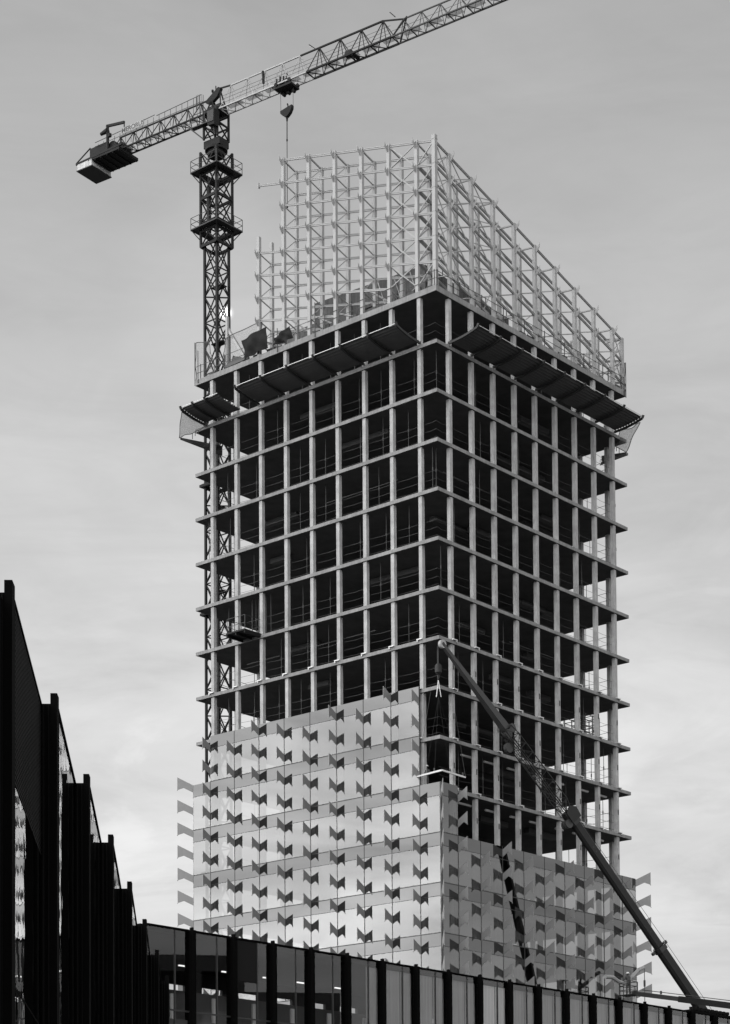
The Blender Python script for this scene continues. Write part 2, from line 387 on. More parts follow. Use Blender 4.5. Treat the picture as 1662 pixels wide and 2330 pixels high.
for z in fin_rows(-39.93 + 0.05 + 22 * 1.8, 0, 0, zs(11) + SO + .3): fin(W(-GO, L + GO, 0), dr, pn, FC, z)
dc = -(U3 + V3)
for z in fin_rows(-35.05 + 18 * 1.8, 0, 0, zs(10) + SO + .4): fin(W(-GO, -GO, 0), dc, dn, FC, z)
fins.sort(key=lambda t: t[0].y)
for p, m in fins[:100]: m.build('shading_fin', FINM, tower)
m = MB()
for p, q in fins[100:]:
    i = len(m.v); m.v += q.v; m.f += [tuple(i + x for x in f) for f in q.f]
o = m.build('shading_fins', FINM, tower, kind='stuff')

# ------------------------------------------------------------------ rooftop steel crown
SA, SB = .262, -.268; ZT0 = 10.75; DZ = 1.79; IN = 1.65; EU = .2
def zt(u, v): return ZT0 + SA * u + SB * v
PU = [.3] + [c + .12 for c in CS[:7]]
PV = [c + .12 for c in CS] + [24.4]
nodes = []
def bracket(base, outv, perp, z):
    sh = [(-.1, .12), (.02, .12), (.17, -.08), (.38, .2), (.38, -.1), (.12, -.46), (-.1, -.46)]
    m = MB(); m.prism([base + outv * x + Vector((0, 0, z + y)) - perp * .02 for x, y in sh], perp * .04); return m
def post(u, v, ztop, zbot=.0, br=None):
    m = MB(); ubox(m, u - .135, u + .135, v - .125, v + .125, zbot, ztop)
    return m.build('steel_post', STEEL, tower)
nbr = 0
def sbeam(p, q, a=.10, b=.16, name='steel_beam'):
    m = MB()  # channel pair: two slim members with a gap
    p = Vector(p); q = Vector(q); up = Vector((0, 0, .06))
    m.beam(p + up, q + up, a, .05); m.beam(p - up, q - up, a, .04); m.beam(p, q, a * .35, .08)
    return m
def strut(p, q, a=.09): return MB().beam(p, q, a * .68, a * .68)
beams = []; braces = []
def lv(u, v): 
    k = 0
    while True:
        z = zt(u, v) - k * DZ
        if z < .5: return
        yield k, z
        k += 1
# left face
for i, u in enumerate(PU):
    outer_top = zt(u, EU) + .15; inner_top = zt(u, IN) + .1
    kmin = 0
    if i == 7: outer_top = 9.45; inner_top = 9.55; kmin = 4
    if i == 0:
        m = MB(); ubox(m, .06, .36, .06, .36, 0, zt(0, 0) + .42)
        for q in range(7): ubox(m, .04, .38, .04, .38, zt(0, 0) + .1 - q * DZ, zt(0, 0) + .15 - q * DZ)
        m.build('corner_post', STEEL, tower)
        po = None
    else:
        po = post(u, EU, outer_top); post(u, IN, inner_top)
    for k, z in lv(u, EU):
        if k < kmin or po is None: continue
        zi = zt(u, IN) - k * DZ
        if z > 2.4 and not (i == 1 and k > 3): bracket(W(u, EU - .12, 0), -V3, U3, z).build('bracket', STEEL, po)
        braces.append(strut(W(u, EU, z), W(u, IN, zi), .15 if k == 0 else .10))
        if zi - .0 > .4 and z - DZ > .2: braces.append(strut(W(u, EU, z - DZ), W(u, IN, zi), .09))
    if i:
        u0 = PU[i - 1]; k0 = 4 if i == 7 else 0
        for v in (EU, IN):
            for k, z in lv(u0, v):
                if k < k0: continue
                z1 = zt(u, v) - k * DZ
                if v == IN and i == 1: continue
                beams.append(sbeam(W(u0, v, z), W(u, v, z1)))
        # raker at the foot
        zz = [z for k, z in lv(u, EU)][-1]
        if i > 2: braces.append(strut(W(u, EU + .3, min(zz + .3, 2.6)), W(u0, IN, .15), .16))
sb = sbeam(W(PU[6], EU, zt(PU[6], EU) - DZ), W(PU[6] + 2.6, EU, zt(PU[6] + 2.6, EU) - DZ)); ubox(sb, PU[6] + 2.58, PU[6] + 2.64, EU - .1, EU + .1, zt(PU[6] + 2.6, EU) - DZ - .2, zt(PU[6] + 2.6, EU) - DZ + .2); beams.append(sb)
# X bracing left
for k in range(6):
    def zz(i, kk): return zt(PU[i], EU) - kk * DZ
    for (i, j) in ((1, 2),):
        braces.append(strut(W(PU[i], EU, zz(i, k)), W(PU[j], EU, max(zz(j, k + 1), .1)), .1)); braces.append(strut(W(PU[j], EU, zz(j, k)), W(PU[i], EU, max(zz(i, k + 1), .1)), .1))
    braces.append(strut(W(PU[0], EU, zz(0, k)), W(PU[1], EU, max(zz(1, k + 1), .1)), .1))
    braces.append(strut(W(PU[1], IN, zz(1, k) - .3), W(PU[2], IN, max(zz(2, k + 1) - .3, .1)), .08))
# right face
for i, v in enumerate(PV):
    po = post(EU, v, zt(EU, v) + .12)
    if 0 < i < 9 : post(IN, v, zt(IN, v) - .15)
    if i == 0: post(IN, v + .2, zt(IN, v) - .15)
    for k, z in lv(EU, v):
        zi = zt(IN, v) - k * DZ
        if z > (1.2 if i < 2 else 2.6) and i < 9 and k < 4: bracket(W(EU - .12, v, 0), -U3, V3, z).build('bracket', STEEL, po)
        braces.append(strut(W(EU, v, z), W(IN, v, min(zi, zt(IN, v) - .2)), .15 if k == 0 else .1))
        if z - DZ > .1: braces.append(strut(W(EU, v, z - DZ), W(IN, v, min(zi, zt(IN, v) - .2)), .09))
    v0 = PV[i - 1] if i else .3
    for u in (EU, IN):
        for k, z in lv(u, v0):
            z1 = zt(u, v) - k * DZ
            if z1 < .1:
                if z < .6: continue
                f = (z - .1) / (z - z1); beams.append(sbeam(W(u, v0, z), W(u, v0 + (v - v0) * f, .1), .1)); continue
            if u == IN and k == 0 and i == 0: continue
            beams.append(sbeam(W(u, v0, z), W(u, v, z1), .11))
    if i in (0, 1, 2, 9):
        for k in range(6):
            a = zt(EU, v0) - k * DZ; b = zt(EU, v) - (k + 1) * DZ
            if b > .05: braces.append(strut(W(EU, v0, a), W(EU, v, b), .09))
            a2 = zt(EU, v0) - (k + 1) * DZ; b2 = zt(EU, v) - k * DZ
            if a2 > .05: braces.append(strut(W(EU, v0, a2), W(EU, v, b2), .09))
            if i == 2 and b2 - DZ > 0: braces.append(strut(W(EU, v0, a2 + .6), W(EU, v, b2 + .1), .07))
    if 2 < i < 9:
        zz_ = [z for k, z in lv(EU, v)][-1]
        braces.append(strut(W(EU + .2, v0, .15), W(EU + .1, v, zz_ + .2), .09)); 
        if i % 2: braces.append(strut(W(IN, v0, .15), W(IN, v, zt(IN, v) - 2 * DZ if zt(IN, v) - 2 * DZ > .3 else 1.2), .08))
# end return on the far right
for u in (1.65, 3.4, 5.2):
    if u > 2: post(u, 24.3, zt(u, 24.4) - .1)
for k in range(3):
    for u0, u1 in ((EU, 1.65), (1.65, 3.4), (3.4, 5.2)):
        a = zt(u0, 24.4) - k * DZ; b = zt(u1, 24.4) - k * DZ
        if a > .1: beams.append(sbeam(W(u0, 24.3, a), W(u1, 24.3, b), .1))
        if a - DZ > 0: braces.append(strut(W(u0, 24.3, a - DZ), W(u1, 24.3, b), .09))
for k in range(2): braces.append(strut(W(3.4, 22.6, .2 + k), W(.3, 24.3, 2.4 + k), .1)); braces.append(strut(W(1.65, 21.8, .2), W(3.4, 24.3, 2.1 + k), .1))
def emit_parts(lst, name, key):
    lst.sort(key=lambda m: sum(v[1] for v in m.v) / len(m.v))
    for m in lst[:100]: m.build(name, STEEL, tower)
    if len(lst) > 100:
        mm = MB()
        for q in lst[100:]:
            i = len(mm.v); mm.v += q.v; mm.f += [tuple(i + x for x in f) for f in q.f]
        mm.build(name + 's', STEEL, tower, kind='stuff')
emit_parts(beams, 'steel_beam', 0); emit_parts(braces, 'brace', 0)
# roof plant room with sloping concrete top
m = MB(); m.hexa([W(4.6, 4.5, 0), W(15.8, 4.5, 0), W(15.8, 15, 0), W(4.6, 15, 0), W(4.6, 4.5, 4.6), W(15.8, 4.5, 5.1), W(15.8, 15, 4.6), W(4.6, 15, 4.1)])
pr_ = m.build('plant_room', ROOFC, tower)
m = MB(); ubox(m, 15.8, 20.6, 4.6, 12, 0, 3.6); m.build('stair_head', ROOFC, tower)
for q in range(5):
    m = MB(); a = 5 + q * 2.3; ubox(m, a, a + 1.5, 4.40, 4.5, 1.2 + (q % 3) * .9, 3.0 + (q % 2)); m.build('formwork_panel', DUCT if q % 2 else CORE, pr_)
m = MB()
for q in range(14): a = 4.7 + q * .9; m.tube(W(4.52, a, 0), W(4.52, a, 4.9 - .02 * q), .04, n=5)
m.build('rebar', DKRAIL, pr_)
# roof kit: low parapet boards, edge rails with mesh
for q in range(26):
    a = .4 + q * .93
    m = MB(); ubox(m, a, a + random.uniform(.4, .9), .28, .42, 0, random.uniform(.12, .45)); m.build('edge_board', CORE, tower)
    m = MB(); ubox(m, .28, .42, a, a + random.uniform(.4, .9), 0, random.uniform(.12, .4)); m.build('edge_board', CORE, tower)
m = MB()
for s in (0, 1):
    for hgt in (.55, 1.1): m.beam(side_pt(s, .1, .05, hgt), side_pt(s, L - .1, .05, hgt), .03)
    for q in range(10): m.beam(side_pt(s, .2 + q * 2.65, .05, 0), side_pt(s, .2 + q * 2.65, .05, 1.2), .05)
m.build('guard_rail', RAIL, tower)
m = MB().tube(W(11.7, -.05, -.35), W(11.7, -.05, 2.3), .035, n=6).tube(W(15.6, -.05, -.35), W(15.6, -.05, 1.5), .035, n=6)
m.build('edge_pole', RAIL, tower)
m = MB()
for q in range(3): m.beam(W(2.2 + q * 1.5, .6, .1), W(2.9 + q * 1.5, .5, 2.2), .05)
m.beam(W(21.6, .6, 3.6), W(19.3, .2, .4), .2); m.beam(W(21.5, .5, 0), W(21.5, .5, 4.4), .22); m.build('brace', STEEL, tower)
# corner mesh screens
def quadnet(name, pts, label, cat, sag=.3, n=8, matr=None, grp=None):
    a, b_, c, d = [Vector(p) for p in pts]; m = MB(); G = []
    nrm = (b_ - a).cross(d - a).normalized()
    for i in range(n + 1):
        for j in range(n + 1):
            s, t = i / n, j / n; p = (a * (1 - s) + b_ * s) * (1 - t) + (d * (1 - s) + c * s) * t
            p += nrm * sag * math.sin(math.pi * s) * math.sin(math.pi * t) + nrm * .06 * math.sin(9 * s + 5 * t) + nrm * .05 * math.sin(4 * s * 3.1 - 9 * t) - Vector((0, 0, sag * .5)) * math.sin(math.pi * s) * (1 - t)
            G.append(p)
    m.v = [tuple(p) for p in G]
    for i in range(n):
        for j in range(n): k = i * (n + 1) + j; m.f.append((k, k + 1, k + n + 2, k + n + 1))
    o = m.build(name, matr or NET, None, smooth=True); tag(o, label, cat, grp)
    if cat == 'net':
        cm = MB(); k = n + 1; loop = [G[i * k] for i in range(k)] + [G[n * k + j] for j in range(1, k)] + [G[i * k + n] for i in range(n - 1, -1, -1)] + [G[j] for j in range(n - 1, -1, -1)]
        for p, q in zip(loop, loop[1:]): cm.beam(p, q, .045)
        for q in range(3): cm.beam(G[(n - 2 * q) * k + n], G[(n - 2 * q) * k + n] - Vector((0, 0, .25 + .1 * q)), .04)
        cm.build('edge_cord', DKRAIL, o)
    return o
quadnet('safety_net', [W(L, .1, 0), W(L, .1, 3.1), W(23.4, .3, 2.9), W(22.6, .3, .2)], 'mesh net on poles at far left corner of the roof', 'net', .1, 8, THIN)
quadnet('safety_net', [W(.1, L, 0), W(.1, L, 2.4), W(.3, L - 2, 1.4), W(.3, L - 2.2, 0)], 'mesh net on poles at far right corner of the roof', 'net', .1, 8, THIN)
quadnet('safety_net', [W(21.8, .2, .1), W(21.5, .3, 2.6), W(17.6, .3, 2.8), W(17.6, .3, .1)], 'low mesh net behind the crane mast on the roof edge', 'net', .1, 8, THIN)
m = MB().tube(W(L + .02, .02, -.4), W(L + .02, .02, 3.1), .035, n=6).tube(W(L - .4, -.05, -.3), W(L - .4, -.05, 2.3), .035, n=6); m.build('net_pole', RAIL, tower)
m = MB().tube(W(.0, L, -.5), W(.0, L, 2.4), .035, n=6).tube(W(-.05, L - .3, -.5), W(-.05, L - .3, 1.1), .05, n=6); m.build('net_pole', RAIL, tower)
quadnet('tarpaulin', [W(19.4, -.1, 1.65), W(16.65, -.12, 1.95), W(16.55, -.12, .25), W(18.9, -.1, .1)], 'large dark grey tarpaulin draped over the left roof edge', 'tarpaulin', -.12, 20, TARP)
quadnet('tarpaulin', [W(15.9, -.1, .8), W(14.2, -.12, 1.25), W(13.9, -.12, .25), W(15.9, -.1, .2)], 'small dark tarpaulin sagging on the roof edge beside the larger one', 'tarpaulin', -.12, 16, TARP)
mt = thing('scrap_heap', 'heap of dark rods and boards on the roof edge left of the big tarpaulin', 'rubble', W(20.3, .3, 0))
for q in range(7):
    m = MB(); m.beam(W(19.2 + q * .25, .1 + .05 * q, .2 + .13 * q), W(21.4 - q * .1, .2, .1 + random.uniform(0, .35)), .1, .14); m.build('rod', DKRAIL, mt)

# ------------------------------------------------------------------ protective canopies
def canopy(name, face, a0, a1, ribs, label, end0=0, end1=0):
    f = (lambda a, d, z: W(a, -d, z)) if face == 0 else (lambda a, d, z: W(-d, a, z))
    root = thing(name, label, 'canopy', f((a0 + a1) / 2, 0, zs(1)), 'protective canopies round the upper floor')
    def prof(t): return (0.12 + 2.55 * t, -3.74 + .06 * t + .34 * t ** 2.2)
    edges = [a0] + list(ribs) + [a1] if ribs[0] > a0 + .3 else list(ribs) + [a1]
    if ribs[-1] > a1 - .3: edges = edges[:-1]
    for e0, e1 in zip(edges, edges[1:]):
        m = MB(); n = 20; rows = []
        for i in range(n + 1):
            t = i / n; d, z = prof(t); z += .05 * (1 if (i // 1) % 2 else -1)
            rows.append((d, z))
        for (d0, z0), (d1, z1) in zip(rows, rows[1:]):
            m.poly([f(e0, d0, z0), f(e1, d0, z0), f(e1, d1, z1), f(e0, d1, z1)])
        k = len(m.v); m.build('corrugated_panel', CANO, root)
    for r in ribs:
        m = MB(); pts = [(0.0, -3.86)] + [(prof(t)[0], prof(t)[1] - .14) for t in (0, .15, .3, .45, .6, .75, .9, 1.0)] + [(2.78, -3.25)]
        for (d0, z0), (d1, z1) in zip(pts, pts[1:]): m.beam(f(r, d0, z0), f(r, d1, z1), .12, .16)
        rb = m.build('rib', RIB, root)
        m = MB(); m.tube(f(r - .05, -.05, -3.9), f(r + .12, .1, -3.9), .06, n=6); m.build('fixing', CLAMP, rb)
    m = MB(); d, z = prof(1); m.beam(f(a0, d + .02, z + .02), f(a1, d + .02, z + .02), .035, .04); m.build('edge_tube', CLAMP, root)
    return root
canopy('protective_canopy', 0, 1.5, 17.6, [1.5 + 2.68 * i for i in range(7)], 'long corrugated canopy cantilevered from the upper floor on the left facade')
canopy('protective_canopy', 0, 19.5, 23.53, [20.85, 22.2, 23.5], 'short corrugated canopy with three arms at the far left corner')
canopy('protective_canopy', 1, 1.35, 22.89, [1.35 + 2.69 * i for i in range(9)], 'corrugated canopy running the whole length of the right facade')
quadnet('safety_net', [W(23.6, -2.5, -3.6), W(23.1, -.1, -4.0), W(24.1, -.15, -4.25), W(24.75, -1.7, -5.1)], 'pale debris net hanging under the far left canopy', 'net', .35, 12)
quadnet('safety_net', [W(-1.75, 24.0, -3.2), W(.2, 24.0, -3.3), W(.7, 24.0, -4.5), W(-.33, 24.0, -5.25)], 'torn debris net hanging under the right end of the right canopy', 'net', .35, 12)
# canopy returning on the two hidden sides, seen edge on below the nets
for (pa, pb, lab) in ((W(24.7, -1.6, -5.15), W(24.75, 3.2, -4.3), 'dark folded canopy arm jutting at the far left corner'), (W(-.3, 24.1, -5.3), W(2.5, 24.75, -4.6), 'dark folded canopy arm jutting at the right corner under the net')):
    m = MB(); m.hexa([pa + Vector((0, 0, -.1)), pb + Vector((0, 0, -.5)), pb + V3 * .6 + U3 * .6 + Vector((0, 0, -.5)), pa + V3 * .3 + Vector((0, 0, -.1)), pa + Vector((0, 0, .08)), pb, pb + V3 * .6 + U3 * .6, pa + V3 * .3 + Vector((0, 0, .08))])
    tag(m.build('folded_canopy', CANO), lab, 'canopy')
# loading platform on left face
lp = thing('loading_platform', 'dark steel loading platform jutting from an open floor on the left facade', 'platform', W(18.5, 0, zs(6)))
m = MB(); ubox(m, 17.55, 19.55, -1.8, .8, zs(6) - .02, zs(6) + .1); m.build('deck', CRDARK, lp)
for a in (17.6, 18.55, 19.5):
    m = MB(); ubox(m, a - .06, a + .06, -1.75, .8, zs(6) - .2, zs(6) - .02); m.build('joist', CRDARK, lp)
m = MB()
for a in (17.6, 19.5):
    for d in (-1.7, -.9, -.1): m.beam(W(a, d, zs(6) + .1), W(a, d, zs(6) + 1.2), .04)
    for hh in (.6, 1.2): m.beam(W(a, -1.7, zs(6) + hh), W(a, 0, zs(6) + hh), .03)
for hh in (.6, 1.2): m.beam(W(17.6, -1.7, zs(6) + hh), W(19.5, -1.7, zs(6) + hh), .03)
m.build('handrail', RAIL, lp)
for a in (17.3, 17.8, 18.6, 19.3):
    m = MB().tube(W(a, .9, zs(6)), W(a, .9, zs(5) - .26), .035, n=6); m.build('prop', RAIL, lp)

# scissor platform standing on an open floor at the right, seen against the sky
sp = thing('scaffold_tower', 'small dark scaffold frame standing on an open floor near the right end', 'scaffold', W(3, 22.2, zs(8)))
m = MB(); z0 = zs(8)
for a in (2.0, 3.0, 4.0):
    for b_ in (21.2, 22.2, 23.2): m.beam(W(a, b_, z0), W(a, b_, z0 + 2.5), .06)
for zz_ in (.5, 1.0, 1.5, 2.0, 2.45):
    for a in (2.0, 3.0, 4.0): m.beam(W(a, 21.2, z0 + zz_), W(a, 23.2, z0 + zz_), .045)
    for b_ in (21.2, 22.2, 23.2): m.beam(W(2.0, b_, z0 + zz_), W(4.0, b_, z0 + zz_), .045)
m.build('frame', DKRAIL, sp)
m = MB(); ubox(m, 1.9, 4.1, 21.1, 23.3, z0 + .45, z0 + .52); m.build('deck', CRDARK, sp)
m = MB(); ubox(m, 2.2, 3.4, 21.0, 22.0, z0 + .0, z0 + .44); m.build('motor_unit', CRDARK, sp)

# ================================================================== TOWER CRANE
CB = Vector((-11.84, 168.15, 0)); DJ = Vector((.821, -.571, 0)).normalized(); NJ = Vector((.571, .821, 0)).normalized()
def J(s, t, z): return CB + DJ * s + NJ * t + Vector((0, 0, z + EYE))
def MM(a, b, z): return CB + U3 * a + V3 * b + Vector((0, 0, z + EYE))
crane = thing('tower_crane', 'tall dark lattice tower crane behind the left of the tower with its long jib overhead', 'crane', CB)
def lattice_mast(name, side, z0, z1, step, m_, leg=.16, br=.07, double=False):
    h = side / 2; m = MB(); cs = [(h, h), (h, -h), (-h, -h), (-h, h)]
    for a, b in cs: m.beam(MM(a, b, z0), MM(a, b, z1), leg)
    n = max(1, round((z1 - z0) / step)); st = (z1 - z0) / n
    for k in range(n):
        a0 = z0 + k * st; a1 = a0 + st
        for q in range(4):
            (x0, y0), (x1, y1) = cs[q], cs[(q + 1) % 4]; mid = ((x0 + x1) / 2, (y0 + y1) / 2)
            m.beam(MM(x0, y0, a0), MM(x1, y1, a1), br); m.beam(MM(x1, y1, a0), MM(x0, y0, a1), br)
            if k % 2 == 0 or double: m.beam(MM(x0, y0, a0), MM(x1, y1, a0), br)
        if k % 4 == 1: m.beam(MM(h, h, a0), MM(-h, -h, a0), .09); m.beam(MM(-h, h, a0), MM(h, -h, a0), .09)
    return m.build(name, m_, crane)
ms = lattice_mast('mast', 1.42, -EYE, 84.3, 2.2, CRDARK, .18, .08)
m = MB()
for k in range(-1, 285):
    z = k * .3; m.beam(MM(.2, .45, z), MM(.5, .45, z), .03)
m.beam(MM(.2, .45, 0), MM(.2, .45, 92), .04); m.beam(MM(.5, .45, 0), MM(.5, .45, 92), .04); m.build('ladder', CRDARK, ms)
for zl in (55, 62, 69.5, 76, 80.8):
    m = MB(); m.hexa([MM(-.6, -.1, zl), MM(.6, -.1, zl), MM(.6, .6, zl), MM(-.6, .6, zl), MM(-.6, -.1, zl + .08), MM(.6, -.1, zl + .08), MM(.6, .6, zl + .08), MM(-.6, .6, zl + .08)]); m.build('landing', CRDARK, ms)
cage = lattice_mast('climbing_cage', 1.86, 84.1, 92.2, 2.0, CRDARK, .17, .09, True)
m = MB().tube(MM(.15, -.75, 85.2), MM(.15, -.75, 89.0), .2, n=10).tube(MM(.15, -.75, 86.8), MM(.15, -.75, 89.9), .1, n=8); m.build('hydraulic_ram', CRDARK, cage)
m = MB()
for z in (84.15, 85.4, 88.2, 90.4): 
    for q in ((-.93, -.93, .93, -.93), (.93, -.93, .93, .93), (.93, .93, -.93, .93), (-.93, .93, -.93, -.93)): m.beam(MM(q[0], q[1], z), MM(q[2], q[3], z), .14, .22)
m.build('collar', CRDARK, cage)
def work_platform(z, label=None):
    hs = 1.52; hi = .95; m = MB()
    for (a0, a1, b0, b1) in ((-hs, hs, -hs, -hi), (-hs, hs, hi, hs), (-hs, -hi, -hi, hi), (hi, hs, -hi, hi)):
        m.hexa([MM(a0, b0, z), MM(a1, b0, z), MM(a1, b1, z), MM(a0, b1, z), MM(a0, b0, z + .06), MM(a1, b0, z + .06), MM(a1, b1, z + .06), MM(a0, b1, z + .06)])
    p = m.build('work_platform', CRMID, crane)
    m = MB(); cs = [(-hs, -hs), (hs, -hs), (hs, hs), (-hs, hs)]
    for q in range(4):
        (x0, y0), (x1, y1) = cs[q], cs[(q + 1) % 4]
        for hh in (0.0, .5, 1.0): m.beam(MM(x0, y0, z + hh), MM(x1, y1, z + hh), .10 if hh == 0 else .035)
        for t in (0, .33, .67): m.beam(MM(x0 + (x1 - x0) * t, y0 + (y1 - y0) * t, z), MM(x0 + (x1 - x0) * t, y0 + (y1 - y0) * t, z + 1.0), .04)
    m.build('handrail', CRMID, p)
    m = MB()
    for sgn in (-1, 1):
        m.beam(MM(sgn * .93, -.93, z - .9), MM(sgn * 1.5, -1.5, z), .06); m.beam(MM(sgn * .93, .93, z - .9), MM(sgn * 1.5, 1.5, z), .06)
    m.build('bracket', CRDARK, p)
work_platform(90.4); work_platform(85.55)
m = MB().tube(MM(1.52, 1.6, 89.8), MM(1.5, 1.55, 91.3), .06, n=6); m.build('cable', CRDARK, crane)
# slewing part
m = MB()
m.tube(J(0, 0, 91.9), J(0, 0, 92.3), .7, n=16); m.tube(J(0, 0, 92.3), J(0, 0, 92.5), .95, n=24); m.beam(J(-.85, 0, 92.85), J(.85, 0, 92.85), 1.25, .6); m.build('slewing_ring', CRDARK, crane, smooth=False)
m = MB()
for s, t in ((-.72, -.75), (.72, -.75), (.72, .75), (-.72, .75)): m.beam(J(s, t, 93.2), J(s, t, 95.6), .15)
for (a, b) in (((-.72, -.75), (.72, -.75)), ((.72, -.75), (.72, .75)), ((.72, .75), (-.72, .75)), ((-.72, .75), (-.72, -.75))):
    for z0, z1 in ((93.3, 94.4), (94.4, 93.3), (94.4, 95.5)): m.beam(J(*a, z0), J(*b, z1), .09)
    m.beam(J(*a, 94.4), J(*b, 94.4), .12); m.beam(J(*a, 95.5), J(*b, 95.5), .2, .25)
tt = m.build('slewing_tower', CRDARK, crane)
m = MB()   # side maintenance platform
m.hexa([J(-1.9, -1.15, 94.35), J(.5, -1.15, 94.35), J(.5, -.7, 94.35), J(-1.9, -.7, 94.35), J(-1.9, -1.15, 94.43), J(.5, -1.15, 94.43), J(.5, -.7, 94.43), J(-1.9, -.7, 94.43)])
m.beam(J(-1.9, -1.15, 94.4), J(-.75, -.8, 93.3), .09); m.beam(J(.5, -1.15, 94.4), J(.5, -.8, 93.3), .09)
for s in (-1.9, -1.1, -.3, .5): m.beam(J(s, -1.15, 94.4), J(s, -1.15, 95.4), .04)
m.beam(J(-1.9, -1.15, 95.4), J(.5, -1.15, 95.4), .04); m.build('side_platform', CRMID, tt)
m = MB().hexa([J(.2, -1.4, 93.9), J(.9, -1.4, 93.8), J(.9, -.8, 93.8), J(.2, -.8, 93.9), J(.2, -1.5, 95.1), J(1.0, -1.5, 95.1), J(1.0, -.8, 95.1), J(.2, -.8, 95.1)])
cab = m.build('operator_cab', CRDARK, crane)
m = MB().hexa([J(.25, -1.47, 94.1), J(.85, -1.47, 94.1), J(.85, -1.41, 94.1), J(.25, -1.41, 94.1), J(.25, -1.53, 95.0), J(.95, -1.53, 95.0), J(.95, -1.47, 95.0), J(.25, -1.47, 95.0)]); m.build('window', CRMID, cab)
m = MB().hexa([J(-.7, -.5, 95.5), J(.9, -.5, 95.5), J(.9, .5, 95.5), J(-.7, .5, 95.5), J(-.5, -.4, 96.1), J(.8, -.4, 96.1), J(.8, .4, 96.1), J(-.5, .4, 96.1)]); m.build('winch_housing', CRDARK, tt)
# head (A frame) leaning to the jib
m = MB()
m.prism([J(-1.0, -.3, 96.75), J(.45, -.3, 97.6), J(.72, -.3, 97.45), J(.35, -.3, 96.85), J(-.1, -.3, 96.6), J(-.6, -.3, 96.5)], NJ * .32)
for t in (-.6, .35):
    m.beam(J(-.7, t, 95.4), J(-.3, -.15, 96.9), .12); m.beam(J(.1, t, 95.4), J(-.3, -.15, 96.9), .12); m.beam(J(.95, t, 95.4), J(.55, -.15, 97.4), .1); m.beam(J(.2, t, 95.5), J(-.3, -.15, 96.9), .1)
hd = m.build('crane_head', CRDARK, crane)
m = MB().tube(J(-.25, -.15, 97.1), J(-.25, -.15, 97.6), .04, n=5).tube(J(-.25, -.15, 97.45), J(-.25, -.15, 97.62), .1, n=8).tube(J(.1, -.15, 97.4), J(.1, -.15, 97.85), .05, n=6); m.build('warning_lamp', CRDARK, hd)
# jib
ZL, ZA, TM, HWD = 95.42, 97.38, -.15, .55
def jib_section(s0, s1, panel, zt0, zt1, mt, name, chord=.10, br=.05):
    m = MB(); n = round((s1 - s0) / panel); pn_ = (s1 - s0) / n
    for t in (TM - HWD, TM + HWD): m.beam(J(s0, t, ZL), J(s1, t, ZL), chord * 1.1)
    ap = [(s0 + pn_ * (k + .45), zt0 + (zt1 - zt0) * k / max(1, n - 1)) for k in range(n)]
    for (a, za), (b, zb_) in zip(ap, ap[1:]): m.beam(J(a, TM, za), J(b, TM, zb_), chord)
    for k, (a, za) in enumerate(ap):
        for t in (TM - HWD, TM + HWD):
            m.beam(J(a, TM, za), J(s0 + k * pn_ + .05, t, ZL), br); m.beam(J(a, TM, za), J(s0 + (k + 1) * pn_, t, ZL), br)
        m.beam(J(a, TM, za), J(a, TM + HWD, ZL), br * .8)
        m.beam(J(s0 + k * pn_, TM - HWD, ZL), J(s0 + k * pn_, TM + HWD, ZL), br * 1.3)
        m.beam(J(s0 + k * pn_, TM - HWD, ZL), J(a, TM + HWD, ZL), br); m.beam(J(a, TM + HWD, ZL), J(s0 + (k + 1) * pn_, TM - HWD, ZL), br)
    o = m.build(name, mt, crane); return o, ap
j1, a1 = jib_section(.9, 9.9, 1.92, ZA, ZA, CRLITE, 'jib_section')
j2, a2 = jib_section(9.9, 18.2, 2.03, ZA, ZA, CRDARK, 'jib_section', .12, .06)
j3, a3 = jib_section(18.2, 44, 1.75, 96.85, 96.75, CRMID, 'jib_section', .09, .045)
m = MB().beam(J(.55, TM, 97.5), J(*[a1[0][0], TM, a1[0][1]]), .1); m.beam(J(a1[-1][0], TM, ZA), J(a2[0][0], TM, ZA), .11); m.beam(J(a2[-1][0], TM, ZA), J(a3[0][0], TM, 96.85), .1)
for t in (TM - HWD, TM + HWD): m.beam(J(19.3, TM, 96.95), J(18.3, t, ZL), .09)
m.build('tie_bar', CRDARK, crane)
m = MB()  # walkway plates between lower chords
for k in range(21):
    s = 1.6 + k * 1.95; m.hexa([J(s, TM - .5, ZL + .03), J(s + 1.5, TM - .5, ZL + .03), J(s + 1.5, TM + .1, ZL + .03), J(s, TM + .1, ZL + .03), J(s, TM - .5, ZL + .06), J(s + 1.5, TM - .5, ZL + .06), J(s + 1.5, TM + .1, ZL + .06), J(s, TM + .1, ZL + .06)])
m.build('walkway', GRATE, crane)
m = MB()
for s0, s1, zz0 in ((1.0, 18, .75), (1.0, 18, 1.05), (18, 40, .55), (1.0, 18, .45)): m.beam(J(s0, TM - .4, ZL + zz0), J(s1, TM - .4, ZL + zz0), .02)
m.beam(J(8, TM + .4, ZL - .15), J(42, TM + .4, ZL - .25), .025); m.build('rope', CRMID, crane)
for s, zz, dx in ((10.4, 97.45, -.6), (18.2, 97.3, -.5)):
    m = MB().beam(J(s, TM, zz), J(s + dx, TM, zz + .55), .07); m.build('flag_rod', CRDARK, crane)
m = MB().beam(J(5.15, TM - .1, 97.35), J(5.2, TM - .1, 96.3), .16); m.build('hanging_arm', CRDARK, crane)
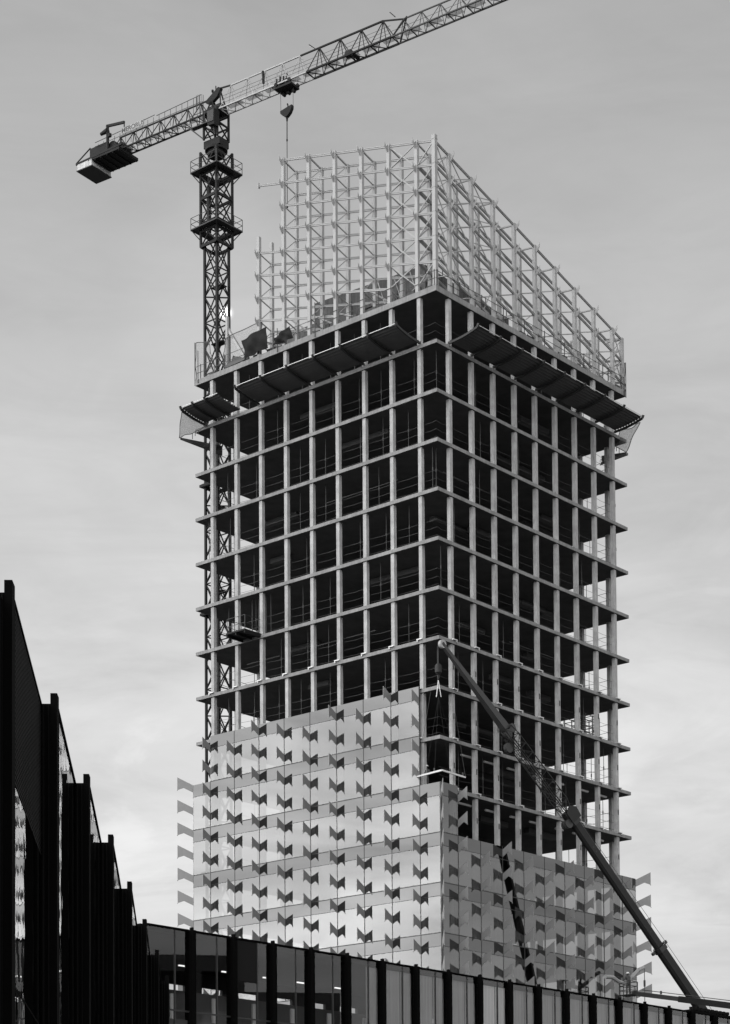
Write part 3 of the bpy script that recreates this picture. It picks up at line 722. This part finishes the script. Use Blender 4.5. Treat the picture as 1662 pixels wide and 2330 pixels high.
m = MB().hexa([J(13.6, -.7, 95.5), J(14.3, -.7, 95.5), J(14.3, -.1, 95.5), J(13.6, -.1, 95.5), J(13.7, -.6, 95.9), J(14.2, -.6, 95.9), J(14.2, -.1, 95.9), J(13.7, -.1, 95.9)]); m.tube(J(14.4, -.7, 95.45), J(14.4, .2, 95.45), .17, n=10); m.build('trolley_winch', CRDARK, crane)
# trolley and hook
m = MB()
for s in (6.85, 8.2):
    for t in (TM - HWD, TM + HWD): m.tube(J(s, t - .08, ZL - .02), J(s, t + .08, ZL - .02), .17, n=10)
m.hexa([J(6.7, TM - .6, ZL - .38), J(8.35, TM - .6, ZL - .38), J(8.35, TM + .6, ZL - .38), J(6.7, TM + .6, ZL - .38), J(6.7, TM - .6, ZL - .22), J(8.35, TM - .6, ZL - .22), J(8.35, TM + .6, ZL - .22), J(6.7, TM + .6, ZL - .22)])
for q in range(4): m.tube(J(6.7 + q * .35, -.6, ZL + .1 + .12 * (q % 2)), J(6.7 + q * .35, -.2, ZL + .1), .13, n=8); m.beam(J(6.75 + q * .35, -.5, ZL - .3), J(6.75 + q * .35, -.5, ZL + .6 + .1 * (q % 2)), .1)
for q in range(3): m.tube(J(7.0 + q * .5, .0, ZL - .5), J(7.0 + q * .5, .3, ZL - .5), .14, n=8)
tr = m.build('trolley', CRDARK, crane)
m = MB()
for s, s2 in ((6.87, 6.9), (8.15, 8.15)): m.tube(J(s, TM, ZL - .3), J(s2, TM, 93.35), .018, n=4)
m.build('hoist_rope', CRMID, crane)
hb = thing('hook_block', 'dark boat-shaped hook block hanging under the crane trolley', 'hook block', J(7.52, TM, 92.7))
m = MB(); pts = [(6.93, 93.36), (8.1, 93.56), (8.08, 93.3), (7.9, 92.98), (7.6, 92.74), (7.42, 92.74), (7.15, 92.93), (6.95, 93.15)]
m.prism([J(s, TM - .16, z) for s, z in pts], NJ * .32); m.build('body', CRDARK, hb)
m = MB().tube(J(7.6, TM, 93.4), J(7.62, TM, 93.72), .05, n=6).tube(J(7.62, TM, 93.7), J(7.56, TM, 93.85), .06, n=6); m.build('eye', CRDARK, hb)
m = MB().tube(J(7.52, TM, 92.7), J(7.52, TM, 92.4), .1, .06, n=8).tube(J(7.52, TM, 92.4), J(7.51, TM, 90.9), .045, n=6).tube(J(7.51, TM, 90.9), J(7.51, TM, 90.75), .07, n=6); m.tube(J(7.51, TM, 90.75), J(7.5, TM, 85.5), .03, n=5); m.tube(J(7.5, TM, 85.55), J(7.5, TM, 85.2), .08, n=6); m.build('hook', CRDARK, hb)
# counter jib
m = MB(); CT0, CT1 = -.7, .4; s0, s1 = -11.2, -.7; n = 7; pn_ = (s1 - s0) / n; ZB = 95.45
for t in (CT0, CT1): m.beam(J(s0, t, ZB), J(s1, t, ZB), .11)
m.beam(J(s0 + .6, TM, 96.86), J(s1 - .2, TM, 96.88), .10)
for k in range(n):
    a = s0 + (k + .5) * pn_
    for t in (CT0, CT1):
        m.beam(J(a, TM, 96.86), J(s0 + k * pn_, t, ZB), .06); m.beam(J(a, TM, 96.86), J(s0 + (k + 1) * pn_, t, ZB), .06)
    m.beam(J(a, TM, 96.86), J(a, CT1, ZB), .045)
    m.beam(J(s0 + k * pn_, CT0, ZB), J(a, CT1, ZB), .055); m.beam(J(a, CT1, ZB), J(s0 + (k + 1) * pn_, CT0, ZB), .055); m.beam(J(a, CT0, ZB), J(a, CT1, ZB), .05)
cj = m.build('counter_jib', CRDARK, crane)
m = MB()
for k in range(10):
    s = -10.6 + k * 1.0; m.hexa([J(s, -.55, ZB + .12), J(s + .7, -.55, ZB + .12), J(s + .7, .0, ZB + .12), J(s, .0, ZB + .12), J(s, -.55, ZB + .16), J(s + .7, -.55, ZB + .16), J(s + .7, .0, ZB + .16), J(s, .0, ZB + .16)])
m.build('walkway', GRATE, cj)
m = MB()
m.beam(J(-5.9, -.75, 97.02), J(-1.0, -.75, 97.2), .04); m.beam(J(-12.6, -1.1, 96.65), J(-9.7, -.95, 96.85), .04); m.beam(J(-7.3, -.75, 97.1), J(-6.1, -.75, 97.15), .04); m.beam(J(-9.7, -.75, 96.9), J(-7.3, -.75, 97.1), .04)
m.beam(J(-12.6, -1.1, 96.3), J(-1.0, -.75, 96.6), .03)
for k in range(19): s = -12.5 + k * .63; m.beam(J(s, -.8, 95.6), J(s, -.8, 96.66 + (s + 12.5) * .045), .03)
m.tube(J(-.9, -.75, 95.8), J(-.9, -.75, 96.6), .04, n=6)
for k in range(7):
    a = math.pi * k / 6; m.beam(J(-1.1 + .35 * math.cos(a), -.75 - .3 * math.sin(a), 95.8), J(-1.1 + .35 * math.cos(a), -.75 - .3 * math.sin(a), 97.1), .025)
m.build('handrail', CRMID, cj)
# machinery deck, davit and counterweight
m = MB().hexa([J(-13.3, -1.25, 95.15), J(-9.7, -1.25, 95.15), J(-9.7, 1.25, 95.15), J(-13.3, 1.25, 95.15), J(-13.3, -1.25, 95.4), J(-9.7, -1.25, 95.4), J(-9.7, 1.25, 95.4), J(-13.3, 1.25, 95.4)])
for q in range(6): m.beam(J(-13.2 + q * .68, -1.2, 95.12), J(-13.2 + q * .68, 1.2, 95.12), .1)
m.beam(J(-14.7, -1.2, 95.3), J(-9.4, -1.2, 95.5), .16); m.beam(J(-14.7, -1.2, 95.4), J(-13.3, -.9, 96.5), .08); m.build('machine_deck', CRDARK, crane)
m = MB().hexa([J(-13.3, -1.0, 95.4), J(-11.4, -1.0, 95.5), J(-11.4, .3, 95.5), J(-13.3, .3, 95.4), J(-13.3, -1.0, 96.35), J(-11.4, -1.0, 96.4), J(-11.4, .3, 96.4), J(-13.3, .3, 96.35)]); m.build('control_cabinet', CRDARK, crane)
m = MB().tube(J(-10.9, -.8, 95.9), J(-10.9, .5, 95.9), .52, n=16).tube(J(-10.2, -.5, 95.85), J(-10.2, .5, 95.85), .4, n=14); m.build('hoist_drum', CRDARK, crane)
m = MB().tube(J(-11.23, -1, 95.5), J(-11.23, -1, 97.8), .13, n=10).beam(J(-11.35, -1, 97.75), J(-9.3, -1, 97.45), .16, .2).tube(J(-11.2, -1, 97.35), J(-12.0, -1, 97.25), .24, .14, n=10).beam(J(-9.32, -1, 97.45), J(-9.32, -1, 97.05), .07); m.beam(J(-11.0, -1, 97.0), J(-11.0, -1, 96.7), .25); m.build('davit', CRDARK, crane)
for q in range(5):
    a = -14.55 + q * .34
    m = MB().hexa([J(a, -1.25, 94.72), J(a + .32, -1.25, 94.72), J(a + .32, 1.25, 94.72), J(a, 1.25, 94.72), J(a, -1.25, 95.35), J(a + .32, -1.25, 95.35), J(a + .32, 1.25, 95.35), J(a, 1.25, 95.35)]); m.build('counterweight', CWT, crane)
m = MB().hexa([J(-14.62, -1.28, 94.64), J(-12.8, -1.28, 94.64), J(-12.8, 1.28, 94.64), J(-14.62, 1.28, 94.64), J(-14.62, -1.28, 94.72), J(-12.8, -1.28, 94.72), J(-12.8, 1.28, 94.72), J(-14.62, 1.28, 94.72)]); m.build('weight_cradle', CWTD, crane)
# sign
m = MB().hexa([J(-9.7, -.85, 96.6), J(-7.25, -.85, 96.62), J(-7.25, -.80, 96.62), J(-9.7, -.80, 96.6), J(-9.7, -.85, 97.1), J(-7.25, -.85, 97.14), J(-7.25, -.80, 97.14), J(-9.7, -.80, 97.1)]); sg = m.build('sign_board', SIGN, crane)
cu = bpy.data.curves.new('lettering', 'FONT'); cu.body = 'MERORUS'; cu.size = .56; cu.align_x = 'CENTER'; cu.align_y = 'CENTER'; cu.extrude = .004; cu.offset = .012
to = bpy.data.objects.new('tmp', cu); COL.objects.link(to); bpy.context.view_layer.update()
me = bpy.data.meshes.new_from_object(to); bpy.data.objects.remove(to)
me.transform(Matrix.Scale(1.02, 4, (1, 0, 0)))
R3 = Matrix((DJ, Vector((0, 0, 1)), -NJ)).transposed().to_4x4(); me.transform(Matrix.Translation(J(-8.47, -.856, 96.86) - Vector(crane['_o'])) @ R3)
me.materials.clear(); me.materials.append(INK); lo = bpy.data.objects.new('lettering', me); COL.objects.link(lo); lo.parent = sg
# tie collars to the building
for z in (zs(2) + 1.6, zs(5) + 1.6, zs(8) + 1.6, zs(11) + 1.6):
    zz_ = z + ROOFZ - EYE; m = MB()
    for q in ((-.9, -.9, .9, -.9), (.9, -.9, .9, .9), (.9, .9, -.9, .9), (-.9, .9, -.9, -.9)): m.beam(MM(q[0], q[1], zz_), MM(q[2], q[3], zz_), .22, .28)
    m.beam(MM(1.1, -.9, zz_), MM(-.9, -.9, zz_), .3, .2); m.beam(MM(-.9, -.9, zz_), MM(-3.3, -1.6, zz_ - .3), .14); m.beam(MM(-.9, .9, zz_), MM(-3.3, 2.2, zz_ - .3), .14); m.build('tie_collar', CRDARK, crane)

# ================================================================== MOBILE CRANE
mob = thing('mobile_crane', 'mobile crane boom rising diagonally in front of the right facade with lattice extension', 'crane', W(-13.5, 37.5, GROUND))
A0 = W(-13.2, 37.2, GROUND + 2); A1 = W(-3.7, 11.2, -37.84)
ax = (A1 - A0).normalized()
def octa(mb, p, q, w_, h_):
    d = (q - p).normalized(); x = d.cross(Vector((0, 0, 1))).normalized(); y = x.cross(d)
    def ring(c): return [c + x * a * w_ / 2 + y * b * h_ / 2 for a, b in ((-.5, -1), (.5, -1), (1, -.6), (1, .8), (.8, 1), (-.8, 1), (-1, .8), (-1, -.6))]
    i = len(mb.v); mb.v += [tuple(v) for v in ring(p) + ring(q)]
    for k in range(8): mb.f.append((i + k, i + (k + 1) % 8, i + 8 + (k + 1) % 8, i + 8 + k))
    mb.f.append(tuple(i + k for k in range(8))); mb.f.append(tuple(i + 8 + k for k in range(8))); return mb
Bm = A0 + ax * ((A1 - A0).length - 11.8)
m = octa(MB(), Bm, A1, .56, .68); bt = m.build('boom_section', BOOM, mob)
m = octa(MB(), A0, Bm + ax * .1, .64, .78); b2 = m.build('boom_section', BOOM, mob)
m = octa(MB(), Bm - ax * .3, Bm + ax * .1, .8, .95); xx = ax.cross(Vector((0, 0, 1))).normalized(); yy = xx.cross(ax)
m.beam(Bm + yy * .55, Bm + yy * .85, .25); m.beam(Bm - yy * .6, Bm - yy * .85, .22); m.build('collar', BOOMD, mob)
m = MB()
for s in (.12, .14, .52, .72, .74):
    p = A1 - ax * 22 * s * .9
    m.tube(p - xx * .28, p - xx * .30, .07, n=8); m.tube(p + xx * .28, p + xx * .30, .07, n=8)
m.build('pin', BOOMD, mob)
m = MB().tube(A1 + yy * .55 - ax * .3, Bm + yy * .8, .02, n=4).tube(Bm + yy * .8, A0 + yy * .9, .02, n=4); m.build('hoist_rope', BOOM3, mob)
# boom head
m = octa(MB(), A1 - ax * .2, A1 + ax * .95, .72, .95); hd = m.build('boom_head', BOOMD, mob)
m = MB()
for q in (-.25, .05, .3): m.tube(A1 - yy * .6 + ax * .2 + xx * (q - .05), A1 - yy * .6 + ax * .2 + xx * (q + .05), .32, n=16)
m.build('sheave', BOOM3, hd)
m = MB().prism([A1 - xx * .5 + ax * a + yy * b for a, b in ((.1, -.45), (1.0, -.45), (1.3, .1), (.9, .6), (.1, .5))], xx * -.05); m.build('side_plate', BOOM, hd)
# lattice extension
L0 = A1 + ax * .9; L1 = W(-2.0, 5.1, -31.7); al = (L1 - L0).normalized(); xl = al.cross(Vector((0, 0, 1))).normalized(); yl = xl.cross(al)
m = MB(); n = 9; hh = .42; prev = None
for k in range(n + 1):
    p = L0 + (L1 - L0) * k / n; s_ = hh * (.55 if k == 0 else 1) * (1 if k < n else .8)
    cr_ = [p + xl * a * s_ + yl * b * s_ for a, b in ((-1, -1), (1, -1), (1, 1), (-1, 1))]
    for q in range(4): m.beam(cr_[q], cr_[(q + 1) % 4], .04)
    if prev:
        for q in range(4): m.beam(prev[q], cr_[q], .06); m.beam(prev[q], cr_[(q + 1) % 4], .03)
    prev = cr_
m.build('lattice_jib', BOOM, mob)
m = MB()
for q in (-.5, -.2, .15): m.beam(L0 + xl * q - yl * .62, L1 + xl * q * .6 - yl * .5, .035)
m.build('guy_line', BOOMD, mob)
# box jib tip
T1 = W(-1.15, -1.1, -26.72); at_ = (T1 - L1).normalized(); xt = at_.cross(Vector((0, 0, 1))).normalized(); yt = xt.cross(at_)
m = MB(); w0, w1 = .27, .12
m.hexa([L1 - xt * w0 - yt * w0, L1 + xt * w0 - yt * w0, L1 + xt * w0 + yt * w0, L1 - xt * w0 + yt * w0, T1 - xt * w1 - yt * w1, T1 + xt * w1 - yt * w1, T1 + xt * w1 + yt * w1, T1 - xt * w1 + yt * w1]); bj = m.build('box_jib', BOOM3, mob)
m = MB().tube(T1 - xt * .12, T1 + xt * .12, .30, n=24); sh = m.build('tip_sheave', CRLITE, mob)
m = MB().tube(T1 - xt * .15, T1 + xt * .15, .12, n=12); m.build('hub', BOOMD, sh)
for q, off in ((0, .45), (1, -.15)):
    m = MB().tube(L1 - at_ * .4 + yt * off - xt * .2 + xt * .0, L1 - at_ * .4 + yt * off + xt * .2, .33, n=18); m.build('sheave', BOOM3, mob)
m = MB().tube(L1 - at_ * 1.1 - yt * .9 - xt * .15, L1 - at_ * 1.1 - yt * .9 + xt * .15, .36, n=18); m.build('sheave', BOOM3, mob)
HK = Vector((T1.x - .30, T1.y, 0))
def HP(z): return Vector((HK.x, HK.y, z + ROOFZ))
m = MB().tube(HP(-26.75), HP(-28.2), .025, n=5); m.build('hoist_rope', BOOM3, mob)
m = MB().tube(HP(-28.15), HP(-28.25), .18, n=10).tube(HP(-28.25), HP(-28.75), .24, n=12).tube(HP(-28.75), HP(-28.95), .2, .08, n=10).tube(HP(-28.95), HP(-29.25), .1, .06, n=8); m.build('hook_block', BOOM, mob)
# lifting beam with slings and the panel it holds
bz = -35.5; lb = thing('lifting_beam', 'white angled lifting beam hung on slings above the near corner panel', 'lifting beam', HP(bz))
c_ = W(-.5, -.45, bz); l_ = W(1.75, -.5, bz - .12); r_ = W(-.5, 2.25, bz - .05)
m = MB().beam(c_, l_, .10, .12).beam(c_, r_, .10, .12); m.build('beam', WHITE, lb)
m = MB()
for e, dx in ((HP(-30.5), .18), (HP(-30.5), -.15)):
    m.beam(HP(-29.3), e + Vector((dx, 0, 0)), .045)
m.build('sling', WHITE, lb)
m = MB()
for p in (c_.lerp(l_, .3), c_.lerp(l_, .65), c_.lerp(r_, .35), c_.lerp(r_, .9)): m.tube(HP(-30.5), p, .005, n=4); m.beam(p, p + Vector((0, 0, .3)), .07)
m.build('chain', RAIL, lb)
m = MB().tube(l_ + Vector((0, 0, .1)), W(.9, .1, -29.5), .012, n=4).tube(r_ + Vector((0, 0, .1)), W(.2, 2, -30.5), .012, n=4); m.build('tag_line', DKRAIL, lb)

# ================================================================== BOOM LIFT
lift = thing('boom_lift', 'slim boom lift arm entering from the right with a basket at the right facade corner', 'boom lift', W(-16, 18, GROUND))
Q0 = W(-2.6, 20.6, -49.65); Q1 = W(-13.0, 17.5, -51.75); Q2 = W(-20, 15.4, -53.2)
m = MB().beam(Q0, Q0.lerp(Q1, .55), .28, .34); m.build('arm_section', BOOM3, lift)
m = MB().beam(Q0.lerp(Q1, .5), Q2, .4, .46); m.build('arm_section', BOOM, lift)
m = MB().tube(Q0.lerp(Q1, .1) + Vector((0, 0, .35)), Q2 + Vector((0, 0, .4)), .03, n=5); m.beam(Q0.lerp(Q1, .3) + Vector((0, 0, .2)), Q0.lerp(Q1, .3) + Vector((0, 0, .45)), .12); m.build('hose', DKRAIL, lift)
m = MB().beam(Q2, W(-20, 15.4, GROUND + 1), .5, .5); m.hexa([W(-22, 13, GROUND), W(-18, 13, GROUND), W(-18, 18, GROUND), W(-22, 18, GROUND), W(-22, 13, GROUND + 1.2), W(-18, 13, GROUND + 1.2), W(-18, 18, GROUND + 1.2), W(-22, 18, GROUND + 1.2)]); m.build('base', BOOM, lift)
bk = MB(); b0, b1, c0_, c1_ = -3.0, -2.0, 19.6, 20.6; zb0 = -49.9
ubox(bk, b0, b1, c0_, c1_, zb0, zb0 + .08)
for a, b in ((b0, c0_), (b1, c0_), (b0, c1_), (b1, c1_)): bk.beam(W(a, b, zb0), W(a, b, zb0 + 1.1), .06)
for z in (.4, .75, 1.1):
    for p, q in (((b0, c0_), (b1, c0_)), ((b1, c0_), (b1, c1_)), ((b1, c1_), (b0, c1_)), ((b0, c1_), (b0, c0_))): bk.beam(W(*p, zb0 + z), W(*q, zb0 + z), .05)
bk.build('basket', BOOMD, lift)
# curved pale hose held above basket
m = MB(); pts = [(17.2, -49.05), (18.2, -49.0), (19.0, -49.25), (19.8, -49.3), (20.8, -48.8), (21.8, -48.1), (22.6, -47.8)]
for (a, za), (b, zb_) in zip(pts, pts[1:]): m.tube(W(-2.3, a, za + .4), W(-2.3, b, zb_ + .4), .17, .15, n=8)
tag(m.build('air_duct', SIGN), 'pale curved flexible duct above the boom lift basket', 'duct')
m = MB().tube(W(-2.3, 22.7, -47.5), W(-2.3, 22.7, -56), .03, n=5).tube(W(-2.3, 22.7, -48.4), W(-2.3, 22.7, -48.9), .09, n=6); tag(m.build('rope', DKRAIL), 'thin dark rope hanging down in front of the right glass corner', 'rope')

# ================================================================== people
def person(loc, face, label, arms):
    f = Vector(face).normalized(); r = f.cross(Vector((0, 0, 1))).normalized()
    def P(x, y, z): return r * x + f * y + Vector((0, 0, z))
    J_ = {'pel': (P(0, 0, .95), .15), 'waist': (P(0, .03, 1.12), .14), 'chest': (P(0, .05, 1.36), .17), 'neck': (P(0, .07, 1.5), .06), 'head': (P(0, .10, 1.63), .10), 'crown': (P(0, .09, 1.73), .085),
          'nose': (P(0, .21, 1.62), .02)}
    E_ = [('pel', 'waist'), ('waist', 'chest'), ('chest', 'neck'), ('neck', 'head'), ('head', 'crown'), ('head', 'nose')]
    for s, n_ in ((-1, 'l'), (1, 'r')):
        J_['hip' + n_] = (P(.1 * s, 0, .9), .1); J_['kn' + n_] = (P(.12 * s, .05, .5), .065); J_['an' + n_] = (P(.13 * s, 0, .09), .045); J_['toe' + n_] = (P(.14 * s, .17, .04), .035)
        J_['sh' + n_] = (P(.2 * s, .05, 1.42), .07)
        el, ha = arms[n_]; J_['el' + n_] = (P(*el), .045); J_['ha' + n_] = (P(*ha), .035)
        E_ += [('pel', 'hip' + n_), ('hip' + n_, 'kn' + n_), ('kn' + n_, 'an' + n_), ('an' + n_, 'toe' + n_), ('chest', 'sh' + n_), ('sh' + n_, 'el' + n_), ('el' + n_, 'ha' + n_)]
        d = (Vector(J_['ha' + n_][0]) - Vector(J_['el' + n_][0])).normalized()
        for q in range(5):
            o_ = r * (q - 2) * .02; J_['f%d' % q + n_] = (Vector(J_['ha' + n_][0]) + d * (.07 + .02 * (2 - abs(q - 2))) + o_ * 1.5, .009); E_.append(('ha' + n_, 'f%d' % q + n_))
    ks = list(J_); me = bpy.data.meshes.new('person'); me.from_pydata([J_[k][0] for k in ks], [(ks.index(a), ks.index(b)) for a, b in E_], [])
    o = bpy.data.objects.new('person', me); COL.objects.link(o); o.location = loc; me.materials.append(VEST)
    sk = o.modifiers.new('skin', 'SKIN'); ss = o.modifiers.new('sub', 'SUBSURF'); ss.levels = ss.render_levels = 1
    for i, k in enumerate(ks): me.skin_vertices[0].data[i].radius = (J_[k][1],) * 2
    me.skin_vertices[0].data[0].use_root = True
    o['_o'] = tuple(loc); tag(o, label, 'person')
    m = MB(); c = Vector(loc) + P(0, .09, 1.68)
    for i in range(5):
        a0, a1 = i * math.pi / 10, (i + 1) * math.pi / 10
        m.tube(c + Vector((0, 0, .13 * math.sin(a0))), c + Vector((0, 0, .13 * math.sin(a1))), .14 * math.cos(a0), max(.14 * math.cos(a1), .005), n=12, cap=False)
    m.tube(c, c + Vector((0, 0, .015)), .17, n=12); m.build('helmet', HELM, o)
    return o
person(W(1.75, .55, zs(10)), (.3, -1, 0), 'worker in white helmet standing behind the corner glass panel', {'l': ((-.3, .15, 1.15), (-.2, .42, 1.1)), 'r': ((.3, .15, 1.15), (.2, .42, 1.15))})
person(W(-2.5, 20.1, zb0 + .08), (-.5, .8, 0), 'worker in white helmet standing in the boom lift basket', {'l': ((-.3, .1, 1.15), (-.15, .35, 1.2)), 'r': ((.3, .15, 1.3), (.22, .4, 1.45))})

# ================================================================== LEFT DARK BUILDING
HL = 9 + EYE
g0 = Vector((-5.198, 32.827, 0)); gd = (Vector((-6.122, 54.919, 0)) - g0).normalized(); gn = Vector((gd.y, -gd.x, 0))
def G(s, d, z): return g0 + gd * s + gn * d + Vector((0, 0, z))
def gbox(mb, s0, s1, d0, d1, z0, z1): return mb.hexa([G(s0, d0, z0), G(s1, d0, z0), G(s1, d1, z0), G(s0, d1, z0), G(s0, d0, z1), G(s1, d0, z1), G(s1, d1, z1), G(s0, d1, z1)])
lb_ = thing('dark_office_building', 'black clad office building with stepped tall fins at the left edge', 'building', G(15, -6, 0))
m = MB(); gbox(m, -12, 38.5, -14, -.08, 0, HL - .06); m.build('wall', BLACKCLAD, lb_)
FP = [.25 + i * 5.62 for i in range(-1, 7)]
for i, s in enumerate(FP):
    m = MB(); gbox(m, s, s + .35, -1.2, .25, 0, HL); gbox(m, s + .02, s + .30, .14, .25, HL, HL + .18)
    if i == 0: gbox(m, s - 3, s - .01, -2, .12, 0, HL - .1)
    gbox(m, s - .02, s, -.28, -.20, 0, HL - .1)
    m.build('fin', BLACKFIN, lb_)
    m = MB(); gbox(m, s - .05, s, .02, .05, 0, HL - .02); gbox(m, s - .04, s, .11, .125, 0, HL - .02); m.build('fin_trim', BLACKCLAD, lb_)
    s1 = FP[i + 1] if i < len(FP) - 1 else 38.5
    e0 = s + .35; zt_ = HL - .05
    def saw(mb, da, db, z0, z1):   # bay skin running from the fin tip back to the next fin root
        return mb.hexa([G(e0, .24 + da, z0), G(s1, .0 + da, z0), G(s1, .0 + db, z0), G(e0, .24 + db, z0), G(e0, .24 + da, z1), G(s1, .0 + da, z1), G(s1, .0 + db, z1), G(e0, .24 + db, z1)])
    if i == 0:
        zl_ = 6.9 + EYE - .4; n = 34
        m = MB(); saw(m, -.06, -.03, zl_, zt_)
        for q in range(n): z = zl_ + (zt_ - zl_) * q / n; saw(m, -.03, .0, z, z + .035)
        m.build('louver', LOUVER, lb_); zt_ = zl_
    rows = [z for z in (0, 2.6, 5.4) if z < zt_ - .6] + [zt_]
    for z0, z1 in zip(rows, rows[1:]):
        m = MB(); saw(m, -.05, -.01, z0 + .02, z1 - .02); p = m.build('window_pane', PANE, lb_)
        m = MB(); saw(m, -.05, -.005, z1 - .015, z1 + .015); m.build('frame', BLACKFIN, p)
    m = MB(); saw(m, -.3, .01, HL - .05, HL); m.build('coping', BLACKFIN, lb_)

# ================================================================== OFFICE WING
HWG = 16 + EYE
w0_ = Vector((-10.247, 98.16, 0)); wd = Vector((.6481, .7615, 0)).normalized(); wn = Vector((wd.y, -wd.x, 0))
def Q(s, d, z): return w0_ + wd * s + wn * d + Vector((0, 0, z))
def qbox(mb, s0, s1, d0, d1, z0, z1): return mb.hexa([Q(s0, d0, z0), Q(s1, d0, z0), Q(s1, d1, z0), Q(s0, d1, z0), Q(s0, d0, z1), Q(s1, d0, z1), Q(s1, d1, z1), Q(s0, d1, z1)])
wing = thing('office_wing', 'long low black office building with glass bays and black fins along the bottom', 'building', Q(30, -5, 0))
WL = 62; DP = 9
m = MB(); qbox(m, -.6, WL, -DP, -.05, HWG - .35, HWG - .06); m.build('roof', BLACKFIN, wing)
m = MB(); qbox(m, -.6, WL, -DP, -.12, 12.2, 12.9 + .35); m.build('floor_slab', INTW, wing)
m = MB(); qbox(m, -.6, WL, -DP, -.12, 8.4, 9.1); m.build('floor_slab', INTW, wing)
m = MB(); qbox(m, -.6, WL, -DP, -.3, 0, 8.39); m.build('lower_storeys', INTD, wing)
m = MB(); qbox(m, -.6, -.3, -DP + .01, -.02, 0, HWG - .36); m.build('end_wall', BLACKCLAD, wing)
m = MB()
qbox(m, -.6, WL, -DP - .2, -DP - .02, 13.26, 14.0); qbox(m, -.6, WL, -DP - .2, -DP - .02, 16.6, HWG)
m.build('back_wall', INTD, wing)
m = MB()
for q in range(22): qbox(m, -.4 + q * 2.91, .9 + q * 2.91, -DP - .2, -DP, 14.0, 16.6)
m.build('back_pier', INTD, wing)
m = MB(); qbox(m, -.3, WL, -4.4, -4.2, 13.3, 15.4); m.build('partition', INTW, wing)
for q in range(7):
    m = MB(); s = 3.2 + q * 2.9 + (q % 3) * .15; qbox(m, s, s + random.uniform(.9, 1.3), -1.35, -1.25, 16.10, 16.16); m.build('ceiling_lamp', LAMP, wing)
for q in range(6):
    m = MB(); s = 3.25 + q * 2.95; qbox(m, s, s + .28, -2.0, -1.9, 12.9 + .4, 14.8); m.build('lit_slot', BLIND2, wing)
BW_ = 2.91; S0 = 2.74
for k in range(-1, 20):
    c = S0 + k * BW_; a0 = max(c + .12, -.25); a1 = c + BW_ - .12
    if k == -1: a0 = -.2
    mu = c + 1.83
    if k >= 0 or True:
        m = MB(); qbox(m, c + BW_ - .12, c + BW_ + .12, -.3, .26, 0, HWG - .03); qbox(m, c + BW_ - .12, c + BW_ - .02, .05, .24, HWG - .03, HWG + .1); m.build('fin', BLACKFIN, wing)
    for (x0, x1) in ((a0, mu - .03), (mu + .03, a1)):
        if x1 - x0 < .2: continue
        m = MB(); qbox(m, x0, x1, -.05, -.01, 13.7, HWG - .12)
        dark = (k == 1 and x0 < mu - .5)
        if dark:
            p = MB(); qbox(p, x0, x1, -.05, -.01, 13.7, 15.5); p.build('window_pane', WPANE, wing)
            p = MB(); qbox(p, x0, x1, -.06, .0, 15.52, HWG - .12); p.build('solid_panel', LOUVER, wing)
        else:
            m.build('window_pane', WPANE, wing)
        m = MB(); qbox(m, x0, x1, -.05, -.01, 9.2, 13.62); m.build('lower_pane', WPANE if k < 7 else SPAN, wing)
    m = MB(); qbox(m, mu - .03, mu + .03, -.08, .02, 9, HWG - .12); qbox(m, a0, a1, -.07, .01, 13.62, 13.7); m.build('frame', FRAME, wing)
    if k >= 4:
        bm_ = BLIND2 if k == 8 else BLIND
        zb_ = [14.2, 13.9, 13.75][min(k - 4, 2)]
        m = MB(); 
        if k == 4: qbox(m, mu + .03, a1, -.22, -.19, 13.8, HWG - .4)
        elif k == 16: qbox(m, mu + .03, a1, -.22, -.19, 10, HWG - .4)
        else: qbox(m, a0, mu - .05, -.22, -.19, 9.5 if k > 6 else zb_, HWG - .4); qbox(m, mu + .05, a1, -.22, -.19, 9.5 if k > 5 else 13.8, HWG - .4)
        m.build('blind', bm_, wing)
    m = MB(); qbox(m, a0, a1, -.3, .04, HWG - .11, HWG); m.build('coping', BLACKFIN, wing)
# dark block across the street to the right, mirrored in the left bays
nb = thing('street_block', 'dark office block with window rows across the street, mirrored in the left bays', 'building', (90, 104, 0))
def xbox(mb, x0, x1, y0, y1, z0, z1): return mb.hexa([(x0, y0, z0), (x1, y0, z0), (x1, y1, z0), (x0, y1, z0), (x0, y0, z1), (x1, y0, z1), (x1, y1, z1), (x0, y1, z1)])
m = MB(); xbox(m, 80, 100, 84, 112, 0, 29.5); xbox(m, 84, 96, 90, 100, 29.5, 32); xbox(m, 80.5, 90, 112, 121, 0, 26.2); m.build('wall', CORE, nb)
for fz in range(2, 8):
    for q in range(7):
        m = MB(); xbox(m, 79.95, 79.99, 85.2 + q * 3.8, 87.6 + q * 3.8, fz * 3.7, fz * 3.7 + 2.1); m.build('window', BLIND if (q * 3 + fz) % 4 == 0 else BLACKFIN, nb)
# rooftop plant at the far right
m = MB(); qbox(m, 50.8, 58, -4, -1, HWG - .05, HWG + .35)
for q in range(10): qbox(m, 51 + q * .5, 51.25 + q * .5, -1.2, -.9, HWG + .35, HWG + .55)
m.build('roof_plant', BLACKCLAD, wing)
for o in bpy.data.objects:
    if '_o' in o: del o['_o']
